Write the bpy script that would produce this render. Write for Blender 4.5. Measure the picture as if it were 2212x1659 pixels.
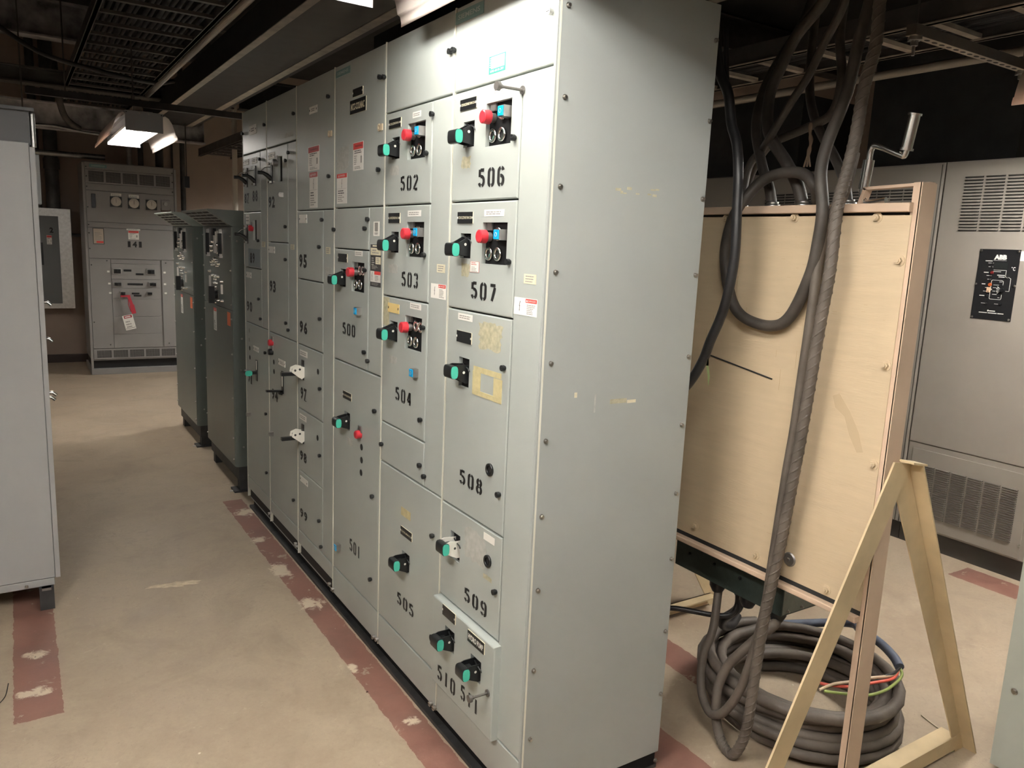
# Electrical room: a motor control centre line-up, a cable test board on an A-frame stand,
# free-standing controllers, switchboards and a ceiling full of trays, all in metres.
# x = 0 is the front of the motor control centre, y runs down the aisle, z is up.
import bpy, math, random
from mathutils import Vector as V, Matrix
random.seed(7)
for _o in list(bpy.data.objects): bpy.data.objects.remove(_o)
SC = bpy.context.scene; COL = SC.collection
# ------------------------------------------------------------------ camera, world, exposure
cd = bpy.data.cameras.new('camera'); cam = bpy.data.objects.new('camera', cd); COL.objects.link(cam)
cd.sensor_fit = 'HORIZONTAL'; cd.sensor_width = 36; cd.lens = 36 * 1675 / 2212; cd.clip_start = .02; cd.clip_end = 60
cr, cu, cf = V((0.844337, -0.533995, 0.044093)), V((0.056140, 0.170004, 0.983843)), V((0.532864, 0.828219, -0.173520))
m = Matrix.Identity(4)
for i in range(3): m[i][0], m[i][1], m[i][2] = cr[i], cu[i], -cf[i]
m.translation = V((-1.1256, -1.6232, 1.6390)); cam.matrix_world = m
SC.camera = cam
w = bpy.data.worlds.new('world'); w.use_nodes = True; SC.world = w
w.node_tree.nodes['Background'].inputs[0].default_value = (.75, .85, 1, 1)
w.node_tree.nodes['Background'].inputs[1].default_value = .02
SC.view_settings.view_transform = 'Standard'; SC.view_settings.look = 'None'
SC.view_settings.exposure = EXPO = 1.9; SC.view_settings.gamma = 1; SC.view_settings.use_curve_mapping = False
TUBE = 30.0          # brightness of the fluorescent tubes
# ------------------------------------------------------------------ materials
MT = {}
def mat(name, col, rough=.5, metal=0, noise=0, nscale=6, bump=0, bscale=80, emit=0, coat=0, stretch=None, spec=.5):
    if name in MT: return MT[name]
    M = bpy.data.materials.new(name); M.use_nodes = True; nt = M.node_tree; b = nt.nodes['Principled BSDF']
    b.inputs['Base Color'].default_value = (*col, 1); b.inputs['Roughness'].default_value = rough; b.inputs['Metallic'].default_value = metal
    b.inputs['Specular IOR Level'].default_value = spec
    if coat: b.inputs['Coat Weight'].default_value = coat
    tc = nt.nodes.new('ShaderNodeTexCoord'); src = tc.outputs['Object']
    if stretch:
        mp = nt.nodes.new('ShaderNodeMapping'); mp.inputs['Scale'].default_value = stretch
        nt.links.new(src, mp.inputs[0]); src = mp.outputs[0]
    n = nt.nodes.new('ShaderNodeTexNoise'); n.inputs['Scale'].default_value = nscale; n.inputs['Detail'].default_value = 6
    nt.links.new(src, n.inputs['Vector'])
    mx = nt.nodes.new('ShaderNodeMixRGB'); mx.blend_type = 'MIX'
    k = noise if noise else .03
    mx.inputs[1].default_value = (*[c * (1 - k) for c in col], 1); mx.inputs[2].default_value = (*[min(1, c * (1 + k)) for c in col], 1)
    rp = nt.nodes.new('ShaderNodeMapRange'); rp.inputs[1].default_value = .3; rp.inputs[2].default_value = .7
    nt.links.new(n.outputs['Fac'], rp.inputs[0]); nt.links.new(rp.outputs[0], mx.inputs[0]); nt.links.new(mx.outputs[0], b.inputs['Base Color'])
    if bump:
        n2 = nt.nodes.new('ShaderNodeTexNoise'); n2.inputs['Scale'].default_value = bscale; n2.inputs['Detail'].default_value = 4
        nt.links.new(src, n2.inputs['Vector'])
        bp = nt.nodes.new('ShaderNodeBump'); bp.inputs['Strength'].default_value = bump; bp.inputs['Distance'].default_value = .002
        nt.links.new(n2.outputs['Fac'], bp.inputs['Height']); nt.links.new(bp.outputs[0], b.inputs['Normal'])
    if emit: b.inputs['Emission Color'].default_value = (*col, 1); b.inputs['Emission Strength'].default_value = emit
    MT[name] = M; return M
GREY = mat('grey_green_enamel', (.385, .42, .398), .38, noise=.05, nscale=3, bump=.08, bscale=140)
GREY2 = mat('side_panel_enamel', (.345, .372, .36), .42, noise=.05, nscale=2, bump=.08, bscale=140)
EDGELIT = mat('painted_edge_highlight', (.66, .66, .57), .45)  # cream that stands in for light caught on door edges
GAP = mat('dark_gap', (.02, .02, .02), .8)
BLK = mat('black_plastic', (.012, .013, .014), .32)
BLKM = mat('matt_black', (.010, .010, .011), .75, spec=.2)
PAINTB = mat('black_stencil_paint', (.012, .012, .012), .6)
TEAL = mat('teal_green_cap', (.06, .46, .34), .35)
RED = mat('red_button_plastic', (.55, .035, .05), .28)
BLUE = mat('blue_selector_cap', (.0, .36, .72), .35)
CHR = mat('chrome_ring', (.72, .71, .68), .22, metal=1)
BOLT = mat('darkened_bolt_steel', (.20, .19, .18), .45, metal=.8)
ZINC = mat('zinc_plated_steel', (.55, .54, .52), .38, metal=1, noise=.12, nscale=30)
STEEL = mat('dull_steel', (.38, .37, .36), .5, metal=1, noise=.2, nscale=20)
WHT = mat('white_label', (.80, .79, .74), .5)
CRM = mat('cream_label', (.68, .64, .47), .6, noise=.08, nscale=60)
YEL = mat('yellow_nameplate', (.75, .58, .24), .5)
TAPE = mat('masking_tape', (.52, .46, .25), .7, noise=.14, nscale=50)
TAPER = mat('tape_residue', (.44, .42, .29), .7, noise=.2, nscale=70)
SCUFF = mat('glue_residue', (.43, .44, .41), .7, noise=.12, nscale=60)
INK = mat('printed_ink', (.05, .05, .05), .6)
INKG = mat('faded_grey_ink', (.30, .29, .27), .6)
DRED = mat('danger_red', (.72, .07, .06), .5)
LRED = mat('faded_danger_red', (.52, .12, .12), .55)
GRN = mat('green_ink', (.03, .32, .22), .5)
SIEM = mat('teal_grey_badge', (.16, .28, .28), .5)
BADGE = mat('badge_letters', (.42, .50, .50), .5)
WPL = mat('white_padlock_plate', (.74, .73, .66), .4)
SCRW = mat('dark_screw_steel', (.42, .40, .37), .35, metal=1)
BASE = mat('base_channel_paint', (.045, .045, .045), .6, noise=.3, nscale=15)
# ------------------------------------------------------------------ mesh builder
class Fr:
    'a flat working frame: u to the right, v up, w out of the surface'
    def __init__(s, o, u, v, w): s.o, s.u, s.v, s.w = V(o), V(u), V(v), V(w)
    def __call__(s, u, v, w=0): return s.o + s.u * u + s.v * v + s.w * w
FRONT = lambda x=0: Fr((x, 0, 0), (0, -1, 0), (0, 0, 1), (-1, 0, 0))      # a face that looks to -x
NEAR = lambda y=0: Fr((0, y, 0), (1, 0, 0), (0, 0, 1), (0, -1, 0))        # a face that looks to -y
FLAT = lambda z=0: Fr((0, 0, z), (1, 0, 0), (0, 1, 0), (0, 0, 1))         # a face that looks up
WORLD = Fr((0, 0, 0), (1, 0, 0), (0, 1, 0), (0, 0, 1))
class MB:
    def __init__(s, fr=None): s.v, s.f, s.m, s.sm, s.mats, s.fr = [], [], [], [], [], fr or WORLD
    def mi(s, m):
        if m not in s.mats: s.mats.append(m)
        return s.mats.index(m)
    def add(s, vs, fs, m, smooth=False, raw=False):
        k = len(s.v); s.v += [tuple(p) if raw else tuple(s.fr(*p)) for p in vs]
        i = s.mi(m)
        for f in fs: s.f.append([k + a for a in f]); s.m.append(i); s.sm.append(smooth)
        return s
    def box(s, u0, u1, v0, v1, w0, w1, m, b=0):
        if u0 > u1: u0, u1 = u1, u0
        if v0 > v1: v0, v1 = v1, v0
        if w0 > w1: w0, w1 = w1, w0
        if not b:
            vs = [(u, v, w_) for w_ in (w0, w1) for v in (v0, v1) for u in (u0, u1)]
            return s.add(vs, [(0, 2, 3, 1), (4, 5, 7, 6), (0, 1, 5, 4), (2, 6, 7, 3), (0, 4, 6, 2), (1, 3, 7, 5)], m)
        # rounded on the outward (w1) rim
        rings = [(0, w0), (0, w1 - b), (b * .3, w1 - b * .3), (b, w1)]
        vs = []
        for i, ww in rings: vs += [(u0 + i, v0 + i, ww), (u1 - i, v0 + i, ww), (u1 - i, v1 - i, ww), (u0 + i, v1 - i, ww)]
        fs = [(3, 2, 1, 0)]
        for r in range(3):
            for k in range(4): fs.append((r * 4 + k, r * 4 + (k + 1) % 4, r * 4 + 4 + (k + 1) % 4, r * 4 + 4 + k))
        fs.append((12, 13, 14, 15))
        return s.add(vs, fs, m)
    def panel(s, u0, u1, v0, v1, w0, w1, m, holes=(), b=.004, deep=.03, inner=None, lip=None):
        'a folded sheet door with a rounded rim and real rectangular holes (u0,u1,v0,v1)'
        inner = inner or BLKM
        us = sorted({u0 + b, u1 - b, *[h[0] for h in holes], *[h[1] for h in holes]})
        vs_ = sorted({v0 + b, v1 - b, *[h[2] for h in holes], *[h[3] for h in holes]})
        rings = [(0, w0), (0, w1 - b), (b * .3, w1 - b * .3), (b, w1)]
        vs = []
        for i, ww in rings: vs += [(u0 + i, v0 + i, ww), (u1 - i, v0 + i, ww), (u1 - i, v1 - i, ww), (u0 + i, v1 - i, ww)]
        fs = []
        for r in range(3):
            for k in range(4): fs.append((r * 4 + k, r * 4 + (k + 1) % 4, r * 4 + 4 + (k + 1) % 4, r * 4 + 4 + k))
        s.add(vs, fs, lip or m)
        s.add([(u0, v0, w0), (u1, v0, w0), (u1, v1, w0), (u0, v1, w0)], [(3, 2, 1, 0)], m)
        for a, c in zip(us, us[1:]):
            for d, e in zip(vs_, vs_[1:]):
                mu, mv = (a + c) / 2, (d + e) / 2
                if any(h[0] < mu < h[1] and h[2] < mv < h[3] for h in holes): continue
                s.add([(a, d, w1), (c, d, w1), (c, e, w1), (a, e, w1)], [(0, 1, 2, 3)], m)
        for h in holes:
            a, c, d, e = h[:4]; z = w1 - deep
            s.add([(a, d, w1), (c, d, w1), (c, e, w1), (a, e, w1), (a, d, z), (c, d, z), (c, e, z), (a, e, z)],
                  [(0, 4, 5, 1), (1, 5, 6, 2), (2, 6, 7, 3), (3, 7, 4, 0)], m)
            s.add([(a, d, z), (c, d, z), (c, e, z), (a, e, z)], [(0, 1, 2, 3)], inner)
        return s
    def poly(s, pts, w0, w1, m, smooth=False):
        n = len(pts); vs = [(u, v, w0) for u, v in pts] + [(u, v, w1) for u, v in pts]
        s.add(vs, [tuple(range(n - 1, -1, -1)), tuple(range(n, 2 * n))], m)
        return s.add(vs, [(k, (k + 1) % n, n + (k + 1) % n, n + k) for k in range(n)], m, smooth)
    def disc(s, u, v, w0, w1, r, m, n=16, r1=None):
        r1 = r if r1 is None else r1
        c = [(math.cos(k * 2 * math.pi / n), math.sin(k * 2 * math.pi / n)) for k in range(n)]
        vs = [(u + r * a, v + r * b, w0) for a, b in c] + [(u + r1 * a, v + r1 * b, w1) for a, b in c]
        s.add(vs, [tuple(range(n - 1, -1, -1)), tuple(range(n, 2 * n))], m)
        return s.add(vs, [(k, (k + 1) % n, n + (k + 1) % n, n + k) for k in range(n)], m, True)
    def ring(s, u, v, w0, w1, r, ri, m, n=20):
        c = [(math.cos(k * 2 * math.pi / n), math.sin(k * 2 * math.pi / n)) for k in range(n)]
        vs = [(u + r * a, v + r * b, w0) for a, b in c] + [(u + r * a, v + r * b, w1) for a, b in c] + \
             [(u + ri * a, v + ri * b, w1) for a, b in c] + [(u + ri * a, v + ri * b, w0) for a, b in c]
        fs = []
        for j in range(4):
            for k in range(n): fs.append((j * n + k, j * n + (k + 1) % n, (j + 1) % 4 * n + (k + 1) % n, (j + 1) % 4 * n + k))
        return s.add(vs, fs, m, True)
    def tube(s, pts, r, m, n=10, close=False):
        P = [V(p) for p in pts]; N = len(P); vs = []; nrm = None
        for i in range(N):
            t = (P[(i + 1) % N] - P[i - 1]) if close else (P[min(i + 1, N - 1)] - P[max(i - 1, 0)])
            if t.length < 1e-9: t = V((0, 0, 1))
            t.normalize()
            if nrm is None: nrm = t.orthogonal().normalized()
            else:
                nrm = nrm - t * nrm.dot(t)
                if nrm.length < 1e-6: nrm = t.orthogonal()
                nrm.normalize()
            bn = t.cross(nrm); rr = r[i] if isinstance(r, (list, tuple)) else r
            for k in range(n):
                a = k * 2 * math.pi / n; vs.append(P[i] + (nrm * math.cos(a) + bn * math.sin(a)) * rr)
        fs = []
        for i in range(N if close else N - 1):
            j = (i + 1) % N
            for k in range(n): fs.append((i * n + k, i * n + (k + 1) % n, j * n + (k + 1) % n, j * n + k))
        if not close: s.add(vs, [tuple(range(n - 1, -1, -1)), tuple(range((N - 1) * n, N * n))], m, raw=True)
        return s.add(vs, fs, m, True, raw=True)
    def bar(s, p0, p1, wd, hg, m, up=(0, 0, 1)):
        'a rectangular bar between two points'
        a, b = V(p0), V(p1); t = (b - a).normalized(); up = V(up); sd = t.cross(up).normalized(); up2 = sd.cross(t)
        vs = [p + sd * i * wd / 2 + up2 * j * hg / 2 for p in (a, b) for i, j in ((-1, -1), (1, -1), (1, 1), (-1, 1))]
        return s.add(vs, [(3, 2, 1, 0), (4, 5, 6, 7), (0, 1, 5, 4), (1, 2, 6, 5), (2, 3, 7, 6), (3, 0, 4, 7)], m, raw=True)
    def text(s, txt, u, v, h, m, w_=.0012, width=None, bold=0, sx=1, skew=0):
        'built-in lettering centred on (u, v), capital height h, squeezed to width when given'
        c = bpy.data.curves.new('lettering', 'FONT'); c.body = txt; c.size = 1; c.resolution_u = 2; c.offset = bold
        c.align_x = 'CENTER'; c.align_y = 'CENTER'
        o = bpy.data.objects.new('lettering', c); COL.objects.link(o)
        dg = bpy.context.evaluated_depsgraph_get(); me = bpy.data.meshes.new_from_object(o.evaluated_get(dg))
        co = [x.co.copy() for x in me.vertices]; fs = [tuple(p.vertices) for p in me.polygons]
        bpy.data.objects.remove(o); bpy.data.curves.remove(c); bpy.data.meshes.remove(me)
        if not co: return s
        x0, x1 = min(p.x for p in co), max(p.x for p in co); y0, y1 = min(p.y for p in co), max(p.y for p in co)
        k = h / (y1 - y0); kx = (width / (x1 - x0)) if width else k * sx
        return s.add([(u + (p.x - (x0 + x1) / 2) * kx + skew * (p.y - y0) * k, v + (p.y - (y0 + y1) / 2) * k, w_) for p in co], fs, m)
    def build(s, name, parent=None, label=None, kind=None):
        me = bpy.data.meshes.new(name); org = V((0, 0, 0))
        q = parent
        while q is not None: org += q.location; q = q.parent
        me.from_pydata([V(p) - org for p in s.v], [], s.f)
        for x in s.mats: me.materials.append(x)
        me.polygons.foreach_set('material_index', s.m); me.polygons.foreach_set('use_smooth', s.sm)
        me.update()
        o = bpy.data.objects.new(name, me); COL.objects.link(o)
        if parent is not None: o.parent = parent
        if label: o['label'] = label
        if kind: o['kind'] = kind
        return o
def thing(name, label, cat, loc=(0, 0, 0), group=None):
    o = bpy.data.objects.new(name, None); COL.objects.link(o); o.location = loc; o.empty_display_size = .1
    o['label'] = label; o['category'] = cat
    if group: o['group'] = group
    return o
def tag(o, label, cat, group=None):
    o['label'] = label; o['category'] = cat
    if group: o['group'] = group
    return o
def smooth_path(pts, n=8, close=False):
    'Catmull-Rom through the points'
    P = [V(p) for p in pts]; out = []; N = len(P)
    rng = range(N) if close else range(N - 1)
    for i in rng:
        if close: a, b, c, d = P[i - 1], P[i], P[(i + 1) % N], P[(i + 2) % N]
        else: a, b, c, d = P[max(i - 1, 0)], P[i], P[i + 1], P[min(i + 2, N - 1)]
        for k in range(n):
            t = k / n
            out.append(.5 * ((2 * b) + (c - a) * t + (2 * a - 5 * b + 4 * c - d) * t * t + (3 * b - a - 3 * c + d) * t ** 3))
    if not close: out.append(P[-1])
    return out
# stencil digits: strokes on a 1 x 2 cell, broken by the bridges of a stencil
def arc(cx, cy, rx, ry, a0, a1, n=8):
    return [(cx + rx * math.cos(math.radians(a0 + (a1 - a0) * i / n)), cy + ry * math.sin(math.radians(a0 + (a1 - a0) * i / n))) for i in range(n + 1)]
ST = {
 '0': [arc(.5, 1.5, .34, .38, 100, 180) + arc(.5, .5, .34, .38, 180, 260), arc(.5, 1.5, .34, .38, 80, 0) + arc(.5, .5, .34, .38, 0, -80)],
 '1': [[(.5, .08), (.5, 1.92)]],
 '2': [arc(.5, 1.5, .34, .38, 165, 100), arc(.5, 1.5, .34, .38, 80, -25) + [(.22, .42), (.16, .12)], [(.34, .14), (.86, .14)]],
 '3': [arc(.5, 1.5, .34, .38, 160, 98), arc(.5, 1.5, .34, .38, 78, -60) , arc(.5, .55, .34, .42, 62, -78), arc(.5, .55, .34, .42, -102, -165)],
 '4': [[(.58, 1.86), (.12, .62)], [(.14, .6), (.9, .6)], [(.68, .08), (.68, 1.9)]],
 '5': [[(.3, 1.84), (.84, 1.84)], [(.2, 1.92), (.2, 1.12)], arc(.48, .66, .36, .5, 115, -78), arc(.48, .66, .36, .5, -102, -160)],
 '6': [arc(.5, 1.5, .34, .38, 15, 80), arc(.5, 1.5, .34, .38, 100, 180) + arc(.5, .56, .34, .46, 180, 260), arc(.5, .6, .34, .48, 105, -80)],
 '7': [[(.14, 1.82), (.9, 1.82)], [(.82, 1.6), (.42, .08)]],
 '8': [arc(.5, 1.5, .3, .38, 100, 260), arc(.5, 1.5, .3, .38, 80, -80), arc(.5, .56, .34, .46, 100, 260), arc(.5, .56, .34, .46, 80, -80)],
 '9': [arc(.5, .5, .34, .38, 195, 260), arc(.5, .5, .34, .38, 280, 360) + arc(.5, 1.44, .34, .46, 0, 80), arc(.5, 1.4, .34, .48, 285, 100)],
}
def ribbon(mb, pts, wd, w_, m, sc, ou, ov):
    n = len(pts); L, R = [], []
    for i, (x, y) in enumerate(pts):
        a = pts[max(i - 1, 0)]; b = pts[min(i + 1, n - 1)]
        dx, dy = b[0] - a[0], b[1] - a[1]; l = math.hypot(dx, dy) or 1; nx, ny = -dy / l, dx / l
        L.append((ou + (x + nx * wd / 2) * sc[0], ov + (y + ny * wd / 2) * sc[1], w_)); R.append((ou + (x - nx * wd / 2) * sc[0], ov + (y - ny * wd / 2) * sc[1], w_))
    vs = L + R; mb.add(vs, [(i, n + i, n + i + 1, i + 1) for i in range(n - 1)], m)
def stencil(mb, txt, u, v, h, wtot, m=PAINTB, w_=.0008, gap=.42, wd=.36):
    n = len(txt); cell = wtot / (n + (n - 1) * gap); u0 = u - wtot / 2
    for i, ch in enumerate(txt):
        for st in ST[ch]: ribbon(mb, st, wd, w_ , m, (cell, h / 2), u0 + i * cell * (1 + gap), v - h / 2)
# ------------------------------------------------------------------ floor, walls, ceiling
def floor_material():
    M = bpy.data.materials.new('worn_painted_concrete'); M.use_nodes = True; nt = M.node_tree; N = nt.nodes; L = nt.links
    b = N['Principled BSDF']
    geo = N.new('ShaderNodeNewGeometry'); sep = N.new('ShaderNodeSeparateXYZ'); L.new(geo.outputs['Position'], sep.inputs[0])
    def noise(sc, det=6, rough=.6, dist=0):
        n = N.new('ShaderNodeTexNoise'); n.inputs['Scale'].default_value = sc; n.inputs['Detail'].default_value = det
        n.inputs['Roughness'].default_value = rough; n.inputs['Distortion'].default_value = dist
        L.new(geo.outputs['Position'], n.inputs['Vector']); return n.outputs['Fac']
    def mr(x, a, c, d=0, e=1):
        n = N.new('ShaderNodeMapRange'); n.inputs[1].default_value = a; n.inputs[2].default_value = c; n.inputs[3].default_value = d; n.inputs[4].default_value = e
        L.new(x, n.inputs[0]); return n.outputs[0]
    def mix(f, a, c):
        n = N.new('ShaderNodeMixRGB')
        if hasattr(f, 'links'): L.new(f, n.inputs[0])
        else: n.inputs[0].default_value = f
        for i, x in ((1, a), (2, c)):
            if isinstance(x, tuple): n.inputs[i].default_value = (*x, 1)
            else: L.new(x, n.inputs[i])
        return n.outputs[0]
    def math_(op, a, c):
        n = N.new('ShaderNodeMath'); n.operation = op
        for i, x in ((0, a), (1, c)):
            if isinstance(x, (int, float)): n.inputs[i].default_value = x
            else: L.new(x, n.inputs[i])
        return n.outputs[0]
    big = noise(1.1, 5, .6, .6); mid = noise(5, 8, .65, .4); fine = noise(60, 6, .7)
    c = mix(mr(big, .35, .65), (.355, .275, .195), (.45, .365, .265))
    c = mix(mr(mid, .36, .70, 0, .55), c, (.51, .43, .315))
    c = mix(mr(noise(2.3, 8, .7, 1.2), .50, .70, 0, .5), c, (.29, .225, .16))
    c = mix(mr(noise(22, 7, .75, .4), .56, .74, 0, .5), c, (.27, .21, .15))
    c = mix(mr(noise(9, 8, .8, 1.5), .60, .68, 0, .5), c, (.60, .52, .40))
    c = mix(mr(noise(120, 2, .5), .73, .76, 0, .7), c, (.12, .08, .06))
    c = mix(mr(fine, .3, .7, 0, .22), c, (.25, .2, .15))
    ln = noise(3.4, 9, .62, 2.2)                                     # hairline cracks and old wear edges
    crk = math_('SUBTRACT', 1, mr(math_('ABSOLUTE', math_('SUBTRACT', ln, .5), 0), 0, .006))
    c = mix(math_('MULTIPLY', crk, mr(big, .5, .62, 0, .5)), c, (.2, .15, .11))
    # the red painted bands round the equipment
    wob = math_('MULTIPLY', math_('SUBTRACT', noise(14, 5, .7), .5), .028)
    X = math_('ADD', sep.outputs[0], wob); Y = math_('ADD', sep.outputs[1], wob)
    def rect(x0, x1, y0, y1):
        f = None
        for a, lo, hi in ((X, x0, x1), (Y, y0, y1)):
            for op, k in (('GREATER_THAN', lo), ('LESS_THAN', hi)):
                t = math_(op, a, k); f = t if f is None else math_('MULTIPLY', f, t)
        return f
    band = None
    for r in ((-1.215, -1.068, 1.21, 6.5), (-.115, .0, -.12, 3.22), (.50, .70, -.3, 3.3), (1.02, 1.17, .27, 3.3), (3.05, 3.25, .08, .42)):
        t = rect(*r); band = t if band is None else math_('MAXIMUM', band, t)
    chips = mr(noise(7, 7, .7, .5), .60, .64)
    redc = mix(mr(mid, .3, .7), (.20, .072, .055), (.28, .125, .095))
    redc = mix(mr(noise(3, 5, .6), .45, .6, 0, .45), redc, (.13, .06, .05))
    keep = math_('SUBTRACT', 1, chips)
    c = mix(math_('MULTIPLY', math_('MULTIPLY', band, keep), .86), c, redc)
    # bare chipped patches along the bands
    nz = math_('MULTIPLY', math_('SUBTRACT', noise(17, 7, .75, .8), .5), 5.5)
    for (px, py, rx, ry, dk) in ((-1.14, 1.68, .05, .035, 1), (-1.15, 1.39, .065, .035, 1), (-.03, 2.96, .07, .06, 0), (-.085, 2.50, .045, .05, 0), (-.09, 2.05, .05, .10, 0), (-.07, 1.62, .055, .075, 0), (-.10, 1.02, .02, .04, 0), (-.05, .60, .03, .03, 0)):
        dx = math_('DIVIDE', math_('SUBTRACT', sep.outputs[0], px), rx); dy = math_('DIVIDE', math_('SUBTRACT', sep.outputs[1], py), ry)
        d = math_('ADD', math_('ADD', math_('MULTIPLY', dx, dx), math_('MULTIPLY', dy, dy)), nz)
        c = mix(math_('SUBTRACT', 1, mr(d, .3, 1.0)), c, (.66, .57, .43))
        if dk: c = mix(math_('SUBTRACT', 1, mr(d, -.6, -.3)), c, (.17, .14, .11))
    L.new(c, b.inputs['Base Color'])
    L.new(mr(mid, .3, .7, .42, .66), b.inputs['Roughness'])
    bp = N.new('ShaderNodeBump'); bp.inputs['Strength'].default_value = .35; bp.inputs['Distance'].default_value = .004
    L.new(mix(.5, mid, fine), bp.inputs['Height']); L.new(bp.outputs[0], b.inputs['Normal'])
    return M
def struct(name, x0, x1, y0, y1, z0, z1, m):
    return MB().box(x0, x1, y0, y1, z0, z1, m).build(name, kind='structure')
FLOOR = floor_material()
WALL = mat('tan_wall_paint', (.34, .265, .215), .7, noise=.12, nscale=1.5, bump=.1, bscale=40)
CEIL = mat('shaded_ceiling', (.02, .019, .018), .9, noise=.4, nscale=2)  # near-black colour paints in the shade above the fixture wings
struct('floor', -3.2, 6.2, -4.6, 9.5, -.12, 0, FLOOR)
struct('ceiling', -3.2, 6.2, -4.6, 9.5, 3.75, 3.9, CEIL)
struct('wall_far', -3.2, 6.2, 9.3, 9.5, 0, 3.75, WALL)
struct('wall_near', -3.2, 6.2, -4.6, -4.45, 0, 3.75, WALL)
struct('wall_left', -3.2, -3.05, -4.45, 9.3, 0, 3.75, WALL)
struct('wall_right', 6.05, 6.2, -4.45, 9.3, 0, 3.75, WALL)
bb = mat('dark_vinyl_base', (.05, .035, .03), .6)
struct('baseboard_far', -3.05, 6.05, 9.285, 9.3, 0, .10, bb)
for i, x in enumerate((.62, 1.75, -1.6)): struct('trim_%d' % (i + 1), x, x + .02, 9.27, 9.3, .1, 3.7, mat('wall_seam', (.04, .03, .025), .7))
# ------------------------------------------------------------------ small fittings shared by the cabinets
def prism_u(mb, prof, u0, u1, m, capm=None, smooth=True):
    'a (v, w) outline pushed along u'
    n = len(prof); vs = [(u0, v, w_) for v, w_ in prof] + [(u1, v, w_) for v, w_ in prof]
    mb.add(vs, [(k, (k + 1) % n, n + (k + 1) % n, n + k) for k in range(n)], m, smooth)
    mb.add(vs, [tuple(range(n - 1, -1, -1))], m); mb.add(vs, [tuple(range(n, 2 * n))], capm or m)
def oval(cv, cw, hv, hw, n=16, e=2.6):
    o = []
    for k in range(n):
        a = 2 * math.pi * k / n; c, s_ = math.cos(a), math.sin(a)
        o.append((cv + hv * abs(c) ** (2 / e) * (1 if c >= 0 else -1), cw + hw * abs(s_) ** (2 / e) * (1 if s_ >= 0 else -1)))
    return o
def handle_green(parent, fr, u, v, dz=-.014, s=1.0, plate=None, name='disconnect_handle'):
    mb = MB(Fr(fr(u, v), fr.u, fr.v, fr.w)); am = plate or BLK
    for uu in (-.021, .018):                                          # side arms with their padlock holes
        pr = [(.026 * s, -.026), (.026 * s, .002), (dz + .022, .030), (dz + .016, .05), (dz - .012, .052), (-.03 * s, .004), (-.03 * s, -.026)]
        n = len(pr); vs = [(uu, a, b) for a, b in pr] + [(uu + .003, a, b) for a, b in pr]
        mb.add(vs, [tuple(range(n - 1, -1, -1)), tuple(range(n, 2 * n))], am); mb.add(vs, [(k, (k + 1) % n, n + (k + 1) % n, n + k) for k in range(n)], am)
        fr2 = mb.fr; c = [(uu + .0035, .004 + .0042 * math.cos(t), .012 + .0042 * math.sin(t)) for t in [k * math.pi / 5 for k in range(10)]]
        mb.add(c, [tuple(range(10))], WPL if plate is None else INK)
    mb.box(-.02, .02, dz - .010, dz + .008, .012, .046, BLK)
    prism_u(mb, oval(dz, .046, .0195 * s, .0130, e=3.4), -.020, .025, BLK, BLK)
    prism_u(mb, oval(dz, .046, .0185 * s, .0114, e=3.0), .0252, .0275, TEAL, TEAL)
    mb.tube([fr(u - .005, v + .026, .001), fr(u + .014, v + .021, .004), fr(u + .036, v + .016, .005), fr(u + .038, v + .008, .003)], .0022, BLK, 6)
    return mb.build(name, parent)
def handle_old(parent, fr, u, v, kind='black'):
    'the vertical-throw handles of the older units'
    o = fr(u, v); mb = MB(Fr(o, fr.u, fr.v, fr.w))
    if kind == 'black':
        mb.box(-.014, .014, -.052, .052, .0005, .005, BLK); mb.box(-.012, .012, .038, .05, .005, .02, CHR); mb.box(-.012, .012, -.05, -.04, .005, .018, CHR)
        mb.tube([fr(u, v - .03, .004), fr(u, v - .012, .025), fr(u, v - .002, .045), fr(u, v - .002, .072)], [.012, .011, .009, .009], BLK, 8)
        mb.tube([fr(u, v + .03, .006), fr(u, v + .024, .035), fr(u, v + .006, .055)], .0025, CHR, 6)
    elif kind == 'plates':
        mb.box(-.016, .016, -.045, .05, .0005, .004, BLK)
        mb.box(-.011, .011, -.022, -.006, .003, .105, BLK)
        for uu in (-.02, .016):
            pr = [(.018, .0), (.026, .03), (.016, .056), (-.004, .06), (-.04, .012), (-.03, .0)]
            n = 6; vs = [(uu, a, b) for a, b in pr] + [(uu + .003, a, b) for a, b in pr]
            mb.add(vs, [tuple(range(n - 1, -1, -1)), tuple(range(n, 2 * n))], WPL); mb.add(vs, [(k, (k + 1) % n, n + (k + 1) % n, n + k) for k in range(n)], WPL)
            for a0, b0 in ((.008, .022), (.004, .044)):
                mb.add([(uu + .0035, a0 + .0055 * math.cos(t), b0 + .0055 * math.sin(t)) for t in [k * math.pi / 5 for k in range(10)]], [tuple(range(10))], INK)
    elif kind == 'green':
        mb.box(-.016, .016, -.06, .06, .0005, .004, BLK); mb.box(.002, .012, .005, .055, .004, .006, WHT)
        prism_u(mb, oval(-.012, .05, .016, .02), -.024, .02, BLK, TEAL); mb.box(-.006, .006, -.022, -.004, .004, .045, BLK)
    else:
        mb.box(-.016, .016, -.058, .058, .0005, .004, BLK); mb.box(.0, .01, -.02, .05, .004, .006, WHT)
        mb.bar(fr(u, v - .045, .004), fr(u, v - .04, .085), .02, .01, BLK, up=fr.v); mb.bar(fr(u, v - .055, .004), fr(u, v - .05, .02), .02, .02, BLK, up=fr.v)
    return mb.build('disconnect_handle', parent)
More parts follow.
